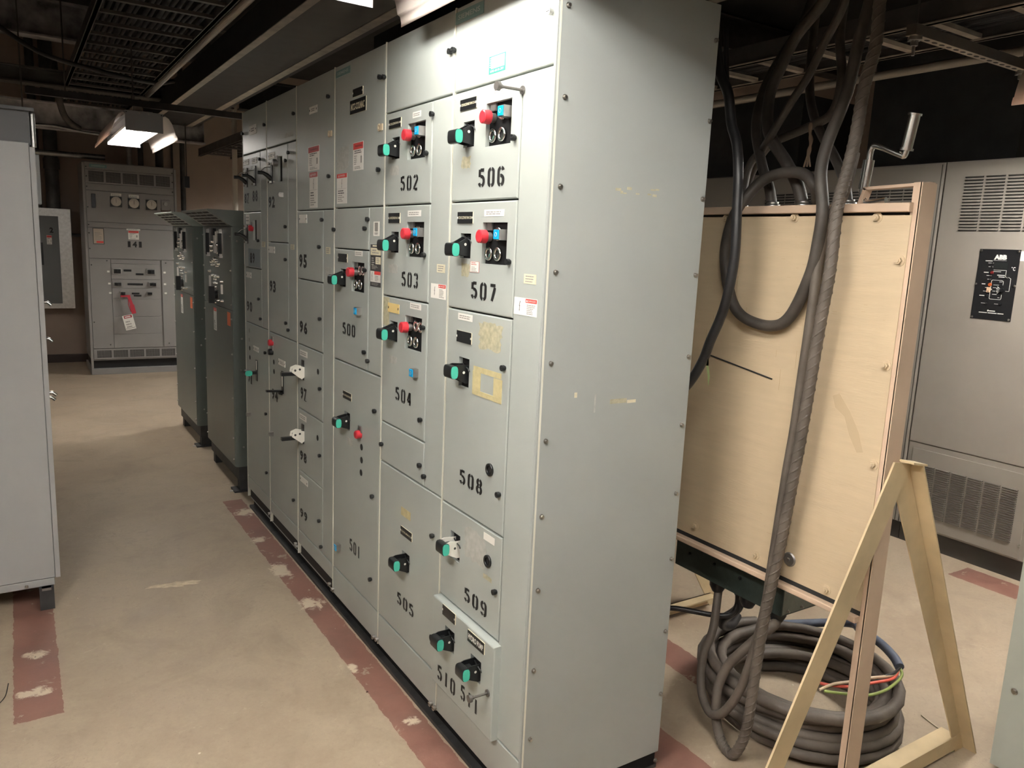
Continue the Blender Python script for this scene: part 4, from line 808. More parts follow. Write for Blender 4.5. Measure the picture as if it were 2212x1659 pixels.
m = MB(fq); m.box(-.02, .052, .084, .12, 0, .0015, mat('dark_display', (.02, .022, .022), .1)); m.build('display', cp)
for (u_, v_, r_, k) in ((-.024, .114, .0035, STEEL), (-.024, .094, .0035, STEEL), (-.024, .064, .009, mat('dark_red_lens', (.16, .02, .02), .2)), (-.027, .048, .0035, STEEL), (-.026, .028, .0035, STEEL), (-.026, .0, .010, mat('amber_lens', (.45, .10, .03), .25)), (-.028, -.06, .008, BLK), (-.03, -.102, .006, BLK), (.042, -.1, .006, BLK), (.057, .04, .005, CHR)):
    g = MB(fq); g.disc(u_, v_, 0, .006, r_, k, 14, r_ * .75); g.build('indicator', cp)
g = MB(fq); g.box(-.037, -.019, -.041, -.014, 0, .008, mat('ivory_rocker', (.66, .46, .30), .4), .002); g.box(-.031, -.024, -.037, -.033, .008, .0085, INK); g.build('rocker_switch', cp)
g = MB(fq); g.disc(.042, -.025, 0, .012, .011, BLK, 16); g.build('selector_knob', cp)
for u_, v_ in ((-.094, .178), (.094, .178), (-.098, 0), (.098, 0), (-.094, -.178), (.094, -.178)): screw(cp, fq, u_, v_, r=.0045)
sticker(d, 'plain', (-.405, 1.71, .035, .05), Fr(FA(0, 0, .0045), FA.u, FA.v, FA.w), WHT)
s, a, b = bay('warm grey cabinet behind the cream board, long rows of small louvres at its top', .872, 2.95)
m = MB(FA); m.panel(a + .004, b - .004, .118, 2.208, -.004, .0045, ABBG, b=.003); d = m.build('door', s)
louvres(d, -2.10, -1.01, 1.80, 2.08, 13, 16); m = MB(FA); m.box(-.95, -.925, 2.10, 2.106, .0045, .006, INK); m.build('scratch', d)
m = MB(FA); m.box(b - .018, b - .014, .12, 2.2, .0045, .0053, GAP); m.build('edge_seam', d)
s, a, b = bay('warm grey blank cabinet left of the louvred ones, glimpsed past the tall grey side panel', 2.954, 4.2)
# ------------------------------------------------------------------ cream board on its A-frame stand
TAN = mat('tan_sheet_metal', (.57, .455, .305), .55, noise=.04, nscale=2, bump=.25, bscale=9, stretch=(1, 3, 26)); TANF = mat('tan_frame_paint', (.60, .45, .33), .55, noise=.08, nscale=7, bump=.1, bscale=60)
TANL = mat('tan_leg_paint', (.58, .46, .28), .55, noise=.12, nscale=9, bump=.12, bscale=60)
FB = FRONT(.865)
s = thing('board_stand', 'cream painted board standing on tan A-frame legs behind the grey cabinets', 'equipment stand', (.95, .15, 0))
m = MB(FB); m.panel(-.735, .425, .655, 1.768, -.006, 0, TAN, b=.001); bd = m.build('front_board', s)
m = MB(); m.box(.875, .94, -.40, .73, .66, 1.77, TANF); m.build('enclosure', s)
m = MB(FB); m.box(-.735, .425, 1.776, 1.800, -.10, .016, TANF, .003); m.box(-.735, .425, 1.768, 1.776, -.10, -.01, GAP); m.build('top_rail', s)
m = MB(FB); m.box(-.735, .425, .622, .640, -.02, .022, TANF, .004); m.box(-.735, .425, .640, .656, -.02, -.002, GAP); m.build('bottom_rail', s)
for q in ((0.0602, 1.7641), (0.3288, 1.7621), (0.4543, 1.6487), (0.4511, 1.3666), (0.4482, 1.0871), (0.4476, 0.8069), (0.0451, 0.6840), (0.3124, 0.6745), (-0.2254, 0.6925), (-0.2099, 1.7632)):
    g = MB(Fr(FB(min(q[0], .408), q[1]), FB.u, FB.v, FB.w)); g.disc(0, 0, 0, .002, .015, TAN, 18); g.disc(0, 0, .002, .010, .0095, TAN, 6); g.disc(0, 0, .010, .014, .005, TAN, 10); g.build('bolt', bd)
g = MB(Fr(FB(0.1737, 0.7183), FB.u, FB.v, FB.w)); g.disc(0, 0, 0, .004, .023, STEEL, 24, .019); g.disc(0, 0, .004, .010, .006, STEEL, 12); g.build('dark_plug', bd, label='dark round steel plug')
g = MB(FB)
for q0, q1 in (((-0.2231, 1.3054), (0.0387, 1.2674)),): g.tube([FB(*q0, .0015), FB(*q1, .0015)], .0026, GAP, 6)
g.build('slot_scratch', bd)
g = MB(FB); STN = mat('tan_stain', (.46, .33, .18), .6)
pts = [(0.2578, 1.2549), (0.2793, 1.2657), (0.3198, 1.2193), (0.3533, 1.1659), (0.3734, 1.1129), (0.3538, 1.1080), (0.3243, 1.1525), (0.3027, 1.2022), (0.2697, 1.2228)]
g.poly(pts, 0, .0004, mat('light_tan_smear', (.50, .39, .25), .6))
rr = random.Random(9)
for i in range(34):
    u_, v_ = rr.uniform(.0, .40), rr.choice((rr.uniform(.75, 1.1), rr.uniform(1.45, 1.72))); l = rr.uniform(.004, .022); g.box(u_, u_ + l, v_, v_ + .0007, .0003, .0006, STN)
for i in range(9):
    u_, v_ = rr.uniform(-.3, .4), rr.uniform(.7, 1.7); g.box(u_, u_ + .001, v_, v_ + rr.uniform(.02, .07), .0003, .0005, STN)
g.build('scratches', bd)
def frame_end(y, sgn, xf, xb):
    'post, two raking legs and a foot bar; xf and xb are where the legs meet the floor'
    g = MB(); t = .006
    g.box(.868, .935, y - t / 2, y + t / 2, 0, 1.852, TANF); g.box(.868, .874, y, y + sgn * .022, 0, 1.852, TANF); g.build('post', s)
    def slab(g, pts, ya, yb, m_):
        n = len(pts); vs = [(x, ya, z) for x, z in pts] + [(x, yb, z) for x, z in pts]
        g.add(vs, [tuple(range(n)), tuple(range(2 * n - 1, n - 1, -1))] + [(k, n + k, n + (k + 1) % n, (k + 1) % n) for k in range(n)], m_, raw=True)
    ya = y - sgn * .004
    g = MB(); slab(g, [(.900, 1.10), (.985, 1.085), (xf + .082, 0), (xf, 0)], ya, ya - sgn * t, TANL); slab(g, [(.985, 1.085), (.979, 1.085), (xf + .076, 0), (xf + .082, 0)], ya, ya + sgn * .04, TANL); g.build('front_leg', s)
    g = MB(); slab(g, [(.925, 1.02), (.985, 1.07), (xb - .002, 0), (xb - .055, 0)], ya + sgn * .004, ya, TANL); slab(g, [(.978, 1.09), (.984, 1.09), (xb + .003, 0), (xb - .003, 0)], ya - sgn * .042, ya + sgn * .004, TANL); g.build('rear_leg', s)
    g = MB(); slab(g, [(.93, 1.105), (1.0, 1.092), (1.0, 1.086), (.93, 1.099)], ya - sgn * .042, ya, TANL); g.build('bent_cap', s)
    g = MB(); g.box(xf + .04, xb - .06, y - t, y, .012, .064, TANL); g.box(xf + .04, xb - .06, y, y + sgn * .05, .058, .064, TANL); g.build('foot_bar', s)
frame_end(-.44, 1, .335, 1.565); frame_end(.76, -1, .61, 1.64)
g = MB(); g.bar((.925, -.435, 1.852), (.925, -.245, 1.846), .03, .008, TANF); g.bar((.925, -.25, 1.846), (.925, -.235, 1.80), .03, .010, TANF, up=(0, 1, 0)); g.box(.90, .93, -.437, -.425, 1.80, 1.842, TANF); g.build('handle_bracket', s)
# crank standing on the top rail
g = MB(); g.tube(smooth_path([(.925, -.31, 1.812), (.925, -.25, 1.806), (.925, -.235, 1.83), (.925, -.235, 1.86)], 6), .010, CHR, 12); g.tube([(.925, -.237, 1.845), (.925, -.243, 1.925)], .0155, CHR, 16); g.tube(smooth_path([(.925, -.243, 1.925), (.925, -.246, 1.953), (.925, -.262, 1.962), (.925, -.335, 1.933), (.925, -.346, 1.93), (.925, -.350, 1.945), (.925, -.350, 1.96)], 6), .0085, CHR, 12)
g.tube([(.925, -.350, 1.945), (.925, -.362, 2.036)], .0145, CHR, 16); g.tube([(.925, -.350, 1.943), (.925, -.351, 1.949)], .018, CHR, 16); g.tube([(.925, -.3615, 2.033), (.925, -.3625, 2.038)], .018, CHR, 16); g.build('crank_handle', s, label='shiny steel crank')
# green junction box under the board
GB = mat('dark_green_hammered_paint', (.035, .048, .042), .4, noise=.15, nscale=40, bump=.3, bscale=160); GB2 = mat('grey_green_hammered_paint', (.17, .185, .165), .5, noise=.1, nscale=40, bump=.4, bscale=160)
g = MB(); x0_, x1_ = .93, 1.15; g.box(x0_, x1_, -.118, .37, .485, .618, GB); g.build('junction_box', s)
g = MB(NEAR(-.118)); g.box(x0_ + .004, x1_ - .012, .49, .618, 0, .002, GB2); g.box(x1_ - .012, x1_ + .004, .485, .6, 0, .003, GB); jb = g.build('box_end_plate', s)
for x_ in (.96, 1.03, 1.10): screw(jb, NEAR(-.12), x_, .50, r=.004)
for (y, z) in ((.30, .55), (.18, .555), (.06, .55)): screw(jb, FRONT(x0_), -y, z, BLK, .005)
GLD = []
for (y, x_) in ((.19, .97), (.13, 1.02), (.05, .97), (-.07, .975)):
    g = MB(); g.tube([(x_, y, .487), (x_, y, .462), (x_, y, .44)], [.030, .030, .019], BLK, 14); g.build('cable_gland', s)
for (y, x_) in ((0.0986, 0.9500), (-0.0199, 0.9500), (-0.1740, 0.9500), (0.2291, 0.9500)):
    g = MB(FLAT(1.80)); g.ring(x_, y, 0, .012, .024, .014, ZINC, 12); g.ring(x_, y, .012, .02, .019, .013, ZINC, 8); g.build('gland_nut', s)
# ------------------------------------------------------------------ cables
CAB = mat('dusty_black_cable_jacket', (.062, .053, .045), .55, noise=.35, nscale=14); CABD = mat('dark_cable_jacket', (.02, .02, .021), .38, noise=.3, nscale=20); CABG = mat('grey_brown_cable_jacket', (.115, .095, .078), .6, noise=.25, nscale=12, bump=.15, bscale=60)
PRT = mat('white_cable_print', (.5, .5, .48), .6)
def cable(pts, r, label, m=CAB, n=10, name='hanging_cable', group=None, cat='cable', seg=8):
    b = MB(); b.tube(smooth_path(pts, seg), r, m, n); return tag(b.build(name), label, cat, group)
cable([(1.1000, 0.0947, 2.5390), (1.0800, 0.0855, 2.4509), (1.0600, 0.1623, 2.3546), (1.0400, 0.1918, 2.2665), (1.0200, 0.2115, 2.1808), (1.0000, 0.1937, 2.0795), (0.9800, 0.1465, 2.0144), (0.9600, 0.0706, 1.9435), (0.9500, 0.0095, 1.8688), (0.9500, -0.0223, 1.7948)], .019, 'thick black cable curving down into the middle gland on the board top')
cable([(1.2000, 0.2086, 2.5886), (1.1600, 0.2152, 2.4375), (1.1000, 0.2737, 2.2755), (1.0600, 0.2830, 2.1763), (1.0200, 0.2571, 2.0659), (0.9800, 0.1801, 1.9377), (0.9600, 0.1260, 1.8641), (0.9500, 0.0958, 1.7924)], .0165, 'black cable bowing left before entering the left gland on the board top')
cable([(1.0000, -0.0600, 2.4791), (1.0000, -0.0449, 2.3855), (1.0000, 0.0067, 2.2934), (0.9800, 0.0375, 2.1983), (0.9700, 0.0751, 2.1376), (0.9600, 0.1243, 2.0547), (0.9600, 0.1427, 2.0264), (1.0000, 0.2077, 1.9935), (1.0000, 0.2514, 1.9498), (0.9700, 0.2413, 1.8692), (0.9500, 0.2291, 1.7989)], .013, 'slim black cable crossing diagonally from top right to behind the thick cables')
cable([(0.9800, -0.1536, 2.4514), (0.9600, -0.1631, 2.3718), (0.9300, -0.1650, 2.2701), (0.9000, -0.1679, 2.1283), (0.8700, -0.1671, 2.0467), (0.8400, -0.1619, 1.9643), (0.8200, -0.1673, 1.8832), (0.8150, -0.1901, 1.7837), (0.8200, -0.1835, 1.6895), (0.8250, -0.1642, 1.5938), (0.8350, -0.1024, 1.4704), (0.8400, -0.0271, 1.4342), (0.8400, 0.0800, 1.4524), (0.8400, 0.1397, 1.5131), (0.8400, 0.1788, 1.6401), (0.8400, 0.1643, 1.7485), (0.8500, 0.1315, 1.8157), (0.8800, 0.0925, 1.8781), (0.8900, 0.0252, 1.9008), (0.9000, -0.0457, 1.8952), (0.9100, -0.0879, 1.8522), (1.0000, -0.0261, 1.8149), (1.0600, 0.0465, 1.8028)], .0175, 'cable hanging in a big U loop in front of the cream board')
def printed(pts, r, label, seg=8, twist=False):
    sp_ = smooth_path(pts, seg); b = MB(); b.tube(sp_, r, CABG, 12)
    if twist:                                                     # spiral armour showing through the jacket
        for ph in range(3):
            o = []
            for i, p in enumerate(sp_[:int(len(sp_) * .74)]):
                t = (sp_[min(i + 1, len(sp_) - 1)] - sp_[max(i - 1, 0)]).normalized(); n_ = t.cross(V((0, 1, 0))).normalized(); b_ = t.cross(n_); a = i * .75 + ph * 2.094
                o.append(p + (n_ * math.cos(a) + b_ * math.sin(a)) * r * .86)
            b.tube(o, r * .26, CABG, 6)
    return tag(b.build('hanging_cable'), label, 'cable')
printed([(0.9300, -0.2198, 2.4243), (0.9200, -0.2211, 2.3510), (0.9000, -0.2378, 2.2320), (0.8700, -0.2387, 2.1141), (0.8500, -0.2453, 1.9977), (0.8300, -0.2467, 1.8984), (0.8100, -0.2456, 1.8274), (0.8000, -0.2471, 1.7593), (0.7900, -0.2540, 1.6173), (0.7900, -0.2439, 1.4899), (0.7900, -0.2346, 1.3497), (0.7900, -0.2265, 1.2194), (0.7900, -0.2169, 1.0825), (0.7900, -0.2050, 0.9453), (0.7900, -0.1926, 0.8040), (0.7900, -0.1766, 0.6570), (0.7900, -0.1610, 0.5259), (0.7900, -0.1519, 0.3798), (0.7850, -0.1500, 0.2340), (0.7850, -0.1383, 0.1139), (0.7900, -0.0965, 0.0194), (0.8000, -0.0403, 0.0239), (0.8100, 0.0000, 0.0746), (0.8200, 0.0189, 0.1546), (0.8400, 0.0270, 0.2068), (0.8600, 0.0114, 0.2715), (0.8800, -0.0275, 0.3385), (0.9100, -0.0581, 0.3927), (0.9400, -0.0852, 0.4364), (.975, -.07, .44)], .0165, 'long spiral-marked grey cable hanging from the ceiling to a low loop on the floor', seg=12, twist=True)
printed([(0.8600, -0.2394, 1.9389), (0.8400, -0.2337, 1.8250), (0.8400, -0.1963, 1.7490), (0.8300, -0.1837, 1.6439), (0.8250, -0.1857, 1.5378), (0.8200, -0.1848, 1.4027), (0.8200, -0.1799, 1.2918), (0.8200, -0.1737, 1.1358), (0.8200, -0.1638, 1.0035), (0.8200, -0.1554, 0.8533), (0.8200, -0.1467, 0.6988), (0.8200, -0.1375, 0.5428), (0.8200, -0.1074, 0.3656), (0.8100, -0.0787, 0.2299), (0.8000, -0.0331, 0.1348), (0.8000, 0.0168, 0.0994), (0.8200, 0.0766, 0.1157), (0.8500, 0.1222, 0.1625), (0.8800, 0.1466, 0.2369), (0.9200, 0.1499, 0.3203), (.97, .185, .44)], .0150, 'grey cable with white print beside the spiral-marked one, looping up into the green box', seg=10)
cable([(1.1500, 0.0553, 2.5397), (1.1300, 0.0496, 2.3536), (1.1000, 0.0040, 2.2055), (1.0800, 0.0108, 2.1007), (1.0600, 0.0801, 2.0618), (1.0500, 0.1506, 2.0399), (1.0800, 0.2485, 2.0200), (1.1000, 0.3263, 1.9414), (1.1000, 0.3568, 1.8299)], .0145, 'black cable sweeping left behind the others above the board')
cable([(1.2500, 0.2385, 2.6067), (1.2000, 0.2072, 2.3695), (1.1500, 0.1595, 2.2064), (1.1000, 0.0927, 2.1039), (1.0500, 0.0108, 2.0229), (1.0000, -0.0657, 1.9657), (0.9600, -0.1468, 1.8751), (0.9500, -0.1766, 1.7950)], .0145, 'black cable swinging right into the gland beside the crank')
cable([(0.7200, 0.1903, 2.3253), (0.7200, 0.1584, 2.1997), (0.7200, 0.1141, 2.1225), (0.7200, 0.0908, 2.0357), (0.7100, 0.0521, 1.9683), (0.7000, 0.0275, 1.8833), (0.7000, 0.0202, 1.7799), (0.7000, 0.0123, 1.6413), (0.7000, 0.0268, 1.5211), (0.7000, 0.0480, 1.4484), (0.6900, 0.0688, 1.3814), (0.6800, 0.0845, 1.3154), (0.6600, 0.1125, 1.2439), (0.6400, 0.1576, 1.1844), (0.6000, 0.1864, 1.1512)], .0155, 'black taped cable hanging just behind the edge of the tall grey side panel', m=CABD)
cable([(0.7600, 0.1850, 2.3313), (0.7600, 0.1541, 2.1374), (0.7300, 0.0834, 1.9905), (0.7150, 0.0321, 1.8848), (0.7150, 0.0247, 1.7809), (0.7150, 0.0311, 1.6411), (0.7100, 0.0434, 1.5057), (0.7000, 0.0616, 1.4038)], .0075, 'thin black cable running alongside the taped one by the side panel', m=CABD)
b = MB(); p_ = [(0.6700, 0.0528, 1.3263), (0.6700, 0.0541, 1.3043), (0.6720, 0.0466, 1.2734), (0.6750, 0.0479, 1.2439)]
for (k0, k1, w0, w1) in ((0, 1, .004, .010), (1, 2, .010, .010), (2, 3, .010, .003)):
    A, B = V(p_[k0]), V(p_[k1]); b.add([A + V((0, -w0 / 2, 0)), A + V((0, w0 / 2, 0)), B + V((0, w1 / 2, 0)), B + V((0, -w1 / 2, 0))], [(0, 1, 2, 3), (3, 2, 1, 0)], mat('pale_green_tape', (.50, .62, .30), .6), raw=True)
tag(b.build('tape_tail'), 'pale green tail of tape dangling from the taped cable', 'tape')
b = MB(); b.tube(smooth_path([(1.0200, 0.0386, 2.0671), (1.0200, 0.0384, 2.0390), (1.0200, 0.0312, 2.0102), (1.0200, 0.0344, 1.9822), (1.0200, 0.0377, 1.9541)], 4), [.004, .006, .007, .006, .005] * 3 + [.004, .005], mat('frayed_rope', (.22, .15, .10), .8), 7)
for dx in (-.012, 0, .012): b.tube([(1.0200, 0.0370, 1.9753), tuple(V((1.0200, 0.0364, 1.9440)) + V((0, dx, -.012)))], .003, MT['frayed_rope'], 5)
tag(b.build('rope_end'), 'frayed brown rope end dangling among the cables above the board', 'rope')
cable([(.56, .30, .36), (.70, .33, .352), (.85, .30, .352), (1.00, .16, .35), (1.02, .13, .44)][0:5], .010, 'thin straight black cable running from behind the grey cabinet to the green box', m=CABD)
cable([(1.02, .13, .445), (1.03, .14, .38), (1.02, .19, .32), (1.04, .21, .28), (1.10, .22, .26), (1.18, .26, .26)], .0165, 'short black cable dropping from the green box onto the coil', m=CABD)
# coil of heavy cable on the floor
CX, CY = 1.222, -.012
t = thing('cable_coil', 'big coil of dusty grey-brown cable lying on the floor under the board', 'cable coil', (CX, CY, 0))
rr = random.Random(3); pts = []; turns = 12; N = turns * 26
ra = [rr.uniform(.262, .338) for _ in range(turns + 2)]; oxs = [(rr.uniform(-.022, .022), rr.uniform(-.022, .022)) for _ in range(turns + 2)]
for i in range(N + 1):
    k = i / 26; j = int(k); fr_ = k - j; fr_ = fr_ * fr_ * (3 - 2 * fr_); th = -k * 2 * math.pi + 1.2
    r_ = ra[j] * (1 - fr_) + ra[j + 1] * fr_; ox = oxs[j][0] * (1 - fr_) + oxs[j + 1][0] * fr_; oy = oxs[j][1] * (1 - fr_) + oxs[j + 1][1] * fr_
    z = .020 + .0142 * k + .010 * math.sin(th * 1.0 + j * 1.7) * min(1, k)
    pts.append((CX + ox + r_ * math.cos(th), CY + oy + r_ * 1.02 * math.sin(th), max(.0195, z)))
b = MB(); b.tube(pts, .0195, CABG, 10); b.build('coiled_cable', t)
pts = []
rb = [.345, .30, .335, .32, .30]
for i in range(4 * 26 + 1):
    k = i / 26; j = int(k); fr_ = k - j; th = k * 2 * math.pi + 3.6; r_ = rb[min(j, 4)] * (1 - fr_) + rb[min(j + 1, 4)] * fr_
    pts.append((CX + .01 + r_ * math.cos(th), CY + r_ * math.sin(th), .0195 + .03 * abs(math.sin(th * .5 + .4)) + .018 * k))
b = MB(); b.tube(pts, .0195, CABG, 10); b.build('coiled_cable', t)
BJ = mat('blue_grey_jacket', (.10, .12, .17), .5, noise=.2, nscale=20)
G3 = lambda q, z: (q[0], q[1], z)
b = MB(); b.tube(smooth_path([(CX + .10, CY + .31, .17), G3((1.5994, 0.0833), .215), G3((1.5686, -0.0164), .235), G3((1.5168, -0.1251), .25), G3((1.4668, -0.2110), .25), G3((1.4340, -0.2553), .24)], 8), .0165, BJ, 12); b.build('cut_cable_end', t, label='bluish cut end of the coiled cable')
for nm, c_, q in (('cream conductor', (.62, .48, .34), [G3((1.4234, -0.2600), .24), G3((1.3553, -0.2745), .24), G3((1.2723, -0.2563), .245), G3((1.1856, -0.2359), .245), G3((1.1209, -0.2112), .24), G3((1.0719, -0.1949), .225)]),
    ('red conductor', (.75, .13, .09), [G3((1.4213, -0.2599), .237), G3((1.3523, -0.2809), .232), G3((1.2543, -0.2611), .232), G3((1.1814, -0.2408), .23), G3((1.1293, -0.2065), .23), G3((1.1098, -0.1707), .225)]),
    ('green conductor', (.30, .38, .11), [G3((1.4370, -0.2575), .235), G3((1.4044, -0.2821), .225), G3((1.2885, -0.3047), .225), G3((1.1999, -0.2976), .225), G3((1.1459, -0.2656), .225), G3((1.0787, -0.2079), .225)]),
    ('black conductor', (.02, .02, .02), [G3((1.4224, -0.2619), .243), G3((1.3675, -0.2734), .243), G3((1.3265, -0.2682), .243)])):
    b = MB(); b.tube(smooth_path(q, 8), .0052, mat(nm.replace(' ', '_'), c_, .4), 8); b.build('conductor', t, label=nm)
# ------------------------------------------------------------------ overhead: struts, trays, conduits, beams
OVST = mat('dark_overhead_steel', (.055, .05, .047), .55, noise=.35, nscale=9); OVST2 = mat('dark_tray_steel', (.10, .09, .08), .55, metal=.2, noise=.25, nscale=9); OVSTL = mat('lit_tray_steel', (.36, .32, .27), .6, noise=.2, nscale=12); OVSTD = mat('black_overhead_steel', (.022, .021, .021), .6, noise=.3, nscale=9)  # dark steel tones; the pale copy paints in light on tray and duct edges
def ladder(x0, x1, y0, y1, z, label, dy=.3, rail=.09, m=OVST2, fill=True):
    t = thing('cable_tray', label, 'cable tray', ((x0 + x1) / 2, (y0 + y1) / 2, z))
    for x in (x0, x1): b = MB(); b.box(x - .012, x + .012, y0, y1, z, z + rail, OVST); b.box(x - .018, x + .018, y0, y1, z, z + .006, m); b.build('side_rail', t)
    for i in range(int((y1 - y0) / dy)): y = y0 + .1 + i * dy; b = MB(); b.box(x0, x1, y, y + .035, z + .006, z + .025, m); b.build('rung', t)
    if fill:
        r_ = random.Random(int(abs(x0) * 100)); b = MB(); k = int((x1 - x0) / .042)
        for i in range(k):
            x = x0 + .03 + (x1 - x0 - .06) * i / max(1, k - 1); b.tube([(x + r_.uniform(-.01, .01), y0 + (y1 - y0) * j / 12, z + .05 + r_.uniform(0, .02)) for j in range(13)], r_.uniform(.012, .019), OVSTD, 6)
        b.build('tray_cables', t, kind='stuff')
    return t
ladder(2.06, 2.43, -1.6, 4.2, 2.60, 'ladder cable tray above the right aisle, its rungs showing past the hanging cables', m=OVSTL)
pipe([(2.785, -1.6, 2.615), (2.785, 4.2, 2.615)], .022, 'long straight conduit running beside the right-hand ladder tray', m=mat('dusty_conduit', (.40, .36, .31), .5, metal=.3))
tb_ = MB(); tb_.box(1.25, 2.0, -1.6, 4.2, 2.93, 3.15, OVSTD); tb_.box(1.96, 2.01, -1.6, 4.2, 2.925, 2.93, OVSTL); tag(tb_.build('overhead_duct'), 'big black duct at the top right above the hanging cables', 'duct')
b = MB(); b.box(1.80, 3.4, .215, .255, 2.50, 2.54, OVST2)
o = b.build('strut_rail'); tag(o, 'perforated strut rail crossing the top right corner', 'strut')
b = MB(Fr((0, .215, 2.4995), (1, 0, 0), (0, 1, 0), (0, 0, -1))); b.box(1.80, 3.4, .0, .04, -.001, .0005, OVSTL)
for i in range(30): b.poly([(1.86 + i * .052 + .016 * math.cos(t_ * math.pi / 6), .02 + .008 * math.sin(t_ * math.pi / 6)) for t_ in range(12)], .0005, .0012, GAP)
o2 = b.build('slotted_face', o)
for x_ in (1.83, 2.66, 2.75):
    b = MB(FLAT(2.40)); b.disc(x_, .235, .085, .1, .03, ZINC, 4); b.disc(x_, .235, .065, .085, .014, ZINC, 6); b.disc(x_, .235, .03, .065, .006, ZINC, 8); b.disc(x_, .235, .1, .524 if x_ < 2 else 1.3, .005, OVST, 6); b.build('threaded_rod', o)
for (x_, y_) in ((2.575, -.9), (2.575, -.1)):
    b = MB(); b.tube([(x_, y_, 2.475), (x_, y_, 3.74)], .006, OVST2, 6); tag(b.build('hanger_rod'), 'thin rod holding the %s end of the right aisle fixture' % ('near' if y_ < -.5 else 'far'), 'hanger rod')
# aisle side
pipe([(-.225, -3.0, 2.615), (-.235, 4.86, 2.615)], .017, 'pale conduit running above the aisle down to the far lit fixture', m=MT['dusty_conduit'])
b = MB(); b.box(-1.0, .55, 4.87, 4.912, 2.53, 2.575, OVST); tag(b.build('strut_rail'), 'dark strut rail crossing over the near end of the far lit fixture', 'strut')
b = MB(); b.box(-.335, -.275, 4.87, 4.91, 2.461, 2.53, ZINC); tag(b.build('hanger_bracket'), 'small zinc bracket between the far lit fixture and its strut', 'bracket')
for i, (x_, y_, z_, w_) in enumerate(((-.33, 4.89, 2.575, 'above the near end of the far lit fixture'), (-.72, 5.6, 2.62, 'above the dark strut left of the far lit fixture'), (-1.0, 6.1, 2.2, 'above the left cabinet top'))):
    b = MB(); b.tube([(x_, y_, z_), (x_, y_, 3.74)], .006, OVST2, 6); b.tube([(x_, y_, z_), (x_, y_, z_ + .03)], .014, ZINC, 6); tag(b.build('hanger_rod'), 'thin threaded rod ' + w_, 'hanger rod')
for y_, k in ((-.3, 'near'), (.5, 'far')):
    b = MB(); b.tube([(-.305, y_, 2.461), (-.305, y_, 3.74)], .006, OVST2, 6); tag(b.build('hanger_rod'), {'near': 'rod holding the near end of the fixture above the nearest section', 'far': 'rod holding the far end of the fixture above the nearest section'}[k], 'hanger rod')
b = MB(); b.box(.60, .66,   .2, 8.4, 2.80, 3.02, OVSTD); b.box(.20, .60,   .2, 8.4, 2.80, 3.02, OVSTD); b.box(.56, .62, .2, 8.4, 2.795, 2.80, OVSTL); b.box(.17, .22, .2, 8.4, 2.795, 2.80, OVSTL); tag(b.build('overhead_duct'), 'long dark duct running over the cabinet row, lower edges painted as lit', 'duct')  # paler strips put the light along the lower edges into the colour
ladder(-.62, .02, 1.0, 8.6, 2.95, 'wide ladder tray high over the aisle, left of the long dark duct', dy=.33)
ladder(.83, 1.20, 1.0, 8.6, 2.55, 'ladder tray behind the cabinet row at the far end of the room', dy=.3)
def beam(x0, x1, y, z0, z1, label, m=OVST, th=.16):
    b = MB(); b.box(x0, x1, y, y + .012, z0, z1, m); b.box(x0, x1, y - th / 2, y + th / 2, z0, z0 + .014, m); b.box(x0, x1, y - th / 2, y + th / 2, z1 - .014, z1, m); return tag(b.build('steel_beam'), label, 'beam')
FLK = mat('flaking_beam_paint', (.34, .32, .32), .6, noise=.9, nscale=5)
beam(-3.0, .75, 7.9, 2.62, 2.88, 'flaking dark beam just above the left cabinet, running to the far lit fixture', FLK)
beam(-3.0, 1.2, 6.4, 3.20, 3.50, 'high dark beam crossing the upper left of the ceiling', FLK)
beam(-3.0, 6.0, 3.6, 3.45, 3.72, 'dark ceiling beam nearest the viewer over the aisle', OVST)
beam(-3.0, .9, 7.2, 2.93, 3.08, 'thin dark beam between the two flaking ones', OVST2)
beam(.9, 6.0, 6.9, 2.9, 3.2, 'dark beam behind the row of warm grey cabinets', OVSTD)
pipe([(-3.0, 7.0, 2.60), (-1.4, 7.0, 2.555), (-1.05, 7.0, 2.55), (-.75, 7.0, 2.56), (-.5, 7.0, 2.53), (.1, 7.0, 2.50)], .012, 'thin shiny conduit wandering across the upper left', m=STEEL)
pipe([(-3.0, 8.5, 2.42), (-.2, 8.5, 2.43)], .03, 'pale pipe just under the flaking beam at the left', m=STEEL)
cable([(-.70, 7.4, 3.2), (-.68, 7.4, 2.9), (-.62, 7.5, 2.7), (-.5, 7.6, 2.62)], .03, 'short black cable bending down behind the flaking beam')
cable([(-1.3, 5.6, 3.2), (-.9, 5.5, 2.93), (-.5, 5.5, 2.85), (-.1, 5.6, 2.83), (.1, 5.8, 2.90)], .018, 'drooping cable beneath the wide ladder tray', m=OVST)
pipe([(.72, 9.1, .3), (.72, 9.1, 3.7)], .03, 'dark vertical conduit on the far wall right of the switchboard')
b = MB(); b.box(.48, .53, 7.6, 7.66, 2.12, 2.24, BLK); b.box(.50, .51, 7.62, 7.64, 2.24, 2.796, OVST); tag(b.build('hanging_box'), 'small black box hanging near the ceiling left of the cabinet row end', 'junction box')
# dark gear on top of the warm grey cabinets
for (y0, y1, x0, z1, lb) in ((.6, 1.5, 3.48, 2.95, 'black duct box standing behind the louvred warm grey cabinets'), (2.0, 3.2, 3.45, 2.75, 'lower black duct box behind the board, left of the taller one')):
    b = MB(); b.box(x0, x0 + .6, y0, y1, 2.213, z1, OVSTD); tag(b.build('duct_box'), lb, 'duct')
